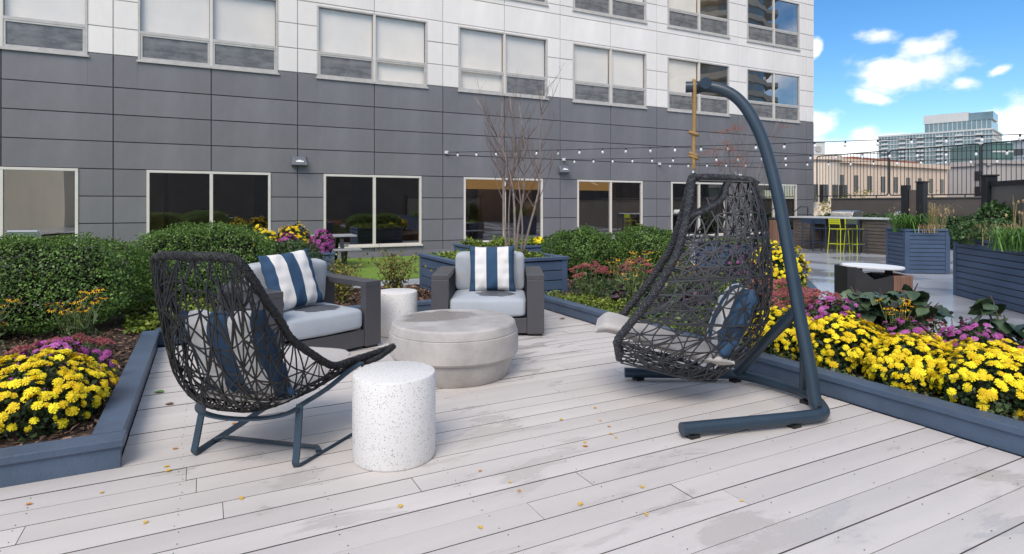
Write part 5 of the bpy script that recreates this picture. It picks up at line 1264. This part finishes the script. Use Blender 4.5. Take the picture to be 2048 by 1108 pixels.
m_cgrey = pm('grey concrete facade', (.44, .40, .37), .8, .1, .2)
m_pale = pm('pale tower cladding', (.62, .62, .60), .6, .06, .1)
m_gl = pm('blue green tower glass', (.16, .23, .25), .12, .25, .12, spec=.8)
m_gl2 = pm('green tower glass', (.05, .13, .11), .12, .25, .15, spec=.8)
block('limestone_building', 'tan limestone building with narrow dark windows seen through the railing', 'building', (62.5, 42.6), (89.5, 44.6), 18, 6.05, m_tan, 9, ((2.85, 1.85), (-3, 2.2)), .28, m_dwin)
t = thing('limestone_wing', 'rounded sunlit limestone corner next to the grey panelled wall', 'building', (58.2, 44.0, -12)); MB().lathe([(4.2, 0), (4.2, 18.0), (4.45, 18.0), (4.45, 18.5)], 28).build('walls', m_tan2, t, auto=30); Bx(-5, 1, 1, 12, 0, 18).build('rear_wall', m_tan2, t)
for k in range(4): Bx(-3.2+1.6*k, -2.4+1.6*k, -4.3, -2.0, 13.6, 15.4).build('window', m_dwin, t)
block('brick_building', 'low red brick building with a rusty roof edge behind the limestone one', 'building', (90, 58.3), (112, 60.6), 14, 8.3, m_brick, 9, ((6.4, 1.5),), .6, m_pale, roof=pm('rusty roof', (.34, .13, .08), .8))
block('concrete_building', 'grey brown building with rows of dark windows right of the limestone one', 'building', (104.5, 52.7), (102.6, 46.2), 16, 7.4, m_cgrey, 4, ((4.9, 1.4), (2.6, 1.4), (.3, 1.4)), .6, m_dwin, group='plain blocks behind the railing')
block('concrete_building', 'shaded brown block beside the grey brown one with dark windows', 'building', (103.2, 46.0), (118.9, 47.6), 12, 7.1, m_cgrey, 5, ((4.2, 1.6), (1.4, 1.6)), .5, m_dwin, group='plain blocks behind the railing')
def tower():
    p0, p1 = (473.3, 284.7), (494.5, 217.4); M, L_ = facing(p0, p1); t = thing('glass_tower', 'wide glass residential tower with stepped roof beyond the railing', 'tower', (p0[0], p0[1], -12))
    D = 52; Bx(0, L_, 0, D, 0, 66, M).build('glass_walls', m_gl, t); fl = MB(); mu = MB(); ba = MB(); H0 = 3.3; r = random.Random(4)
    for k in range(1, 20):
        z = k*H0; fl.box(-.3, L_+.3, -.35, D+.3, z, z+.55, M)
        if k > 7:
            for q in range(6):
                x = L_*(q+.2)/6; ba.box(x, x+4.4, -2.0, -.36, z, z+.35, M).box(x, x+4.4, -2.0, -1.9, z+.36, z+1.4, M)
    for q in range(34): x = L_*q/34; mu.box(x, x+.32, -.3, .05, 1, 66, M)
    for q in range(24): y = D*q/24; mu.box(L_-.05, L_+.25, y, y+.3, 1, 66, M)
    fl.build('floor_bands', m_pale, t)['kind'] = 'stuff'; mu.build('mullions', m_pale, t)['kind'] = 'stuff'; ba.build('balconies', m_pale, t)['kind'] = 'stuff'
    Bx(-.5, L_+.5, -.5, D+.5, 66, 67.2, M).build('roof_edge', m_pale, t)
    Bx(L_*.42, L_-1, 4, 40, 67.2, 74, M).build('penthouse_glass', m_gl, t); pm2 = MB()
    for q in range(14): x = L_*.42+(L_*.58-1)*q/14; pm2.box(x, x+.35, 3.7, 4.02, 67.3, 74, M)
    pm2.build('penthouse_mullions', m_pale, t); Bx(L_*.42-.5, L_-14, 3.5, 34, 74, 80.5, M).build('penthouse_cap', m_pale, t); Bx(L_-13.9, L_, 3.6, 30, 74, 79.5, M).build('plant_room', m_gl, t)
tower()
t, M, L_ = block('clock_tower', 'slender white clock tower beside the edge of the grey wall', 'tower', (272.5, 197.5), (278.4, 194.4), 7, 32.5, m_pale, 3, ((6, 9), (17, 8)), .35, m_dwin)
MB().lathe([(1.5, 0), (1.5, .3)], 20).build('clock_face', m_cgrey, t).matrix_local = M @ T_((L_/2, -.05, 41.2)) @ RX(90)
t, M, L_ = block('office_block', 'green glass office block with white floor lines at the right', 'building', (236, 103.6), (243.5, 99.6), 20, 21.6, m_gl2, 1, (), .3, m_dwin)
for k in range(10): Bx(-.2, L_+.2, -.3, -.01, 2+k*3.2, 2.5+k*3.2, M).build('floor_band', m_pale, t)
t, M, L_ = block('office_block', 'white office block with black window bands at the right picture edge', 'building', (182.2, 75.6), (172, 58), 20, 17.0, m_pale, 6, [(z, 1.5) for z in (13.6, 10.2, 6.8, 3.4, 0)], .86, m_dwin)
def street_tree(label, loc, h, seed, col):
    t = thing('street_tree', label, 'tree', loc, 0, 'yellowing street trees beyond the parapet'); r = np.random.RandomState(seed); mb = MB()
    mb.tube([(0, 0, 0), (.1, .1, h*.45), (0, .1, h*.8)], [.22, .16, .05], 8)
    for k in range(7): a = k*.9; mb.tube([(0, 0, h*(.4+.05*k)), (1.2*math.cos(a), 1.2*math.sin(a), h*(.6+.05*k))], [.07, .02], 5)
    mb.build('trunk', m_bark, t); P = []
    for k in range(26):
        c = r.normal(size=3)*np.array([1.1, 1.1, 1.3])+np.array([0, 0, h*.80]); P.append(c+r.normal(size=(110, 3))*.38)
    P = np.concatenate(P); link('crown', leaf_mesh('crown', P, r.normal(size=P.shape), .17, col, .7, .5, rng=r), t)['kind'] = 'stuff'
m_yl = pm('yellow green leaf', (.26, .26, .03), .6, .2, .6, island=.4, hue=(.42, .34, .05), transl=.2)
for i, (x, y, h, lb) in enumerate(((44.4, 27.7, 14.3, 'yellow green street tree behind the middle of the railing'), (46.4, 26.3, 13.9, 'yellow green street tree beside the pair of dark posts'), (49.5, 25.4, 14.0, 'yellow green street tree right of the pair of dark posts'), (42.6, 28.6, 13.5, 'low yellow green street tree at the left end of the railing'))):
    street_tree(lb, (x, y, -12), h, 140+i, m_yl)
# buildings behind the viewer, mirrored in the windows
t, M, L_ = block('rear_building', 'sunlit tan building behind the viewer mirrored in the first ground floor window', 'building', (-18, -38), (-8.2, -14), -12, 7.2, pm('cream render', (.90, .76, .56), .8, .08, .3), 5, ((-6, 2),), .4, m_dwin)
t, M, L_ = block('rear_building', 'brown grey building behind the viewer mirrored in the ground floor windows', 'building', (-6, -27), (48, -27), -14, 5.0, m_para, 14, ((1.2, 1.6),), .45, m_dwin)
ct = thing('curved_tower', 'cream apartment tower with curved balconies mirrored in the upper windows', 'tower', (108, -72, -12))
MB().lathe([(13, 0), (13, 92)], 40).build('glass_core', m_gl, ct, smooth=False)
cs = MB()
for k in range(26):
    z = 3.4*k
    rr = [(13.2+(2.2 if math.sin(3*2*math.pi*q/48+.4) > 0 else .2)) for q in range(48)]; cs.prism([(rr[q]*math.cos(2*math.pi*q/48), rr[q]*math.sin(2*math.pi*q/48)) for q in range(48)], z, z+1.15)
cs.build('balconies', pm('cream balcony', (.66, .57, .45), .8, .05, .2), ct)['kind'] = 'stuff'

for o in bpy.data.objects:               # bundles of thin stalks, too fine to pick apart
    if o.name.split('.')[0] == 'stems': o['kind'] = 'stuff'
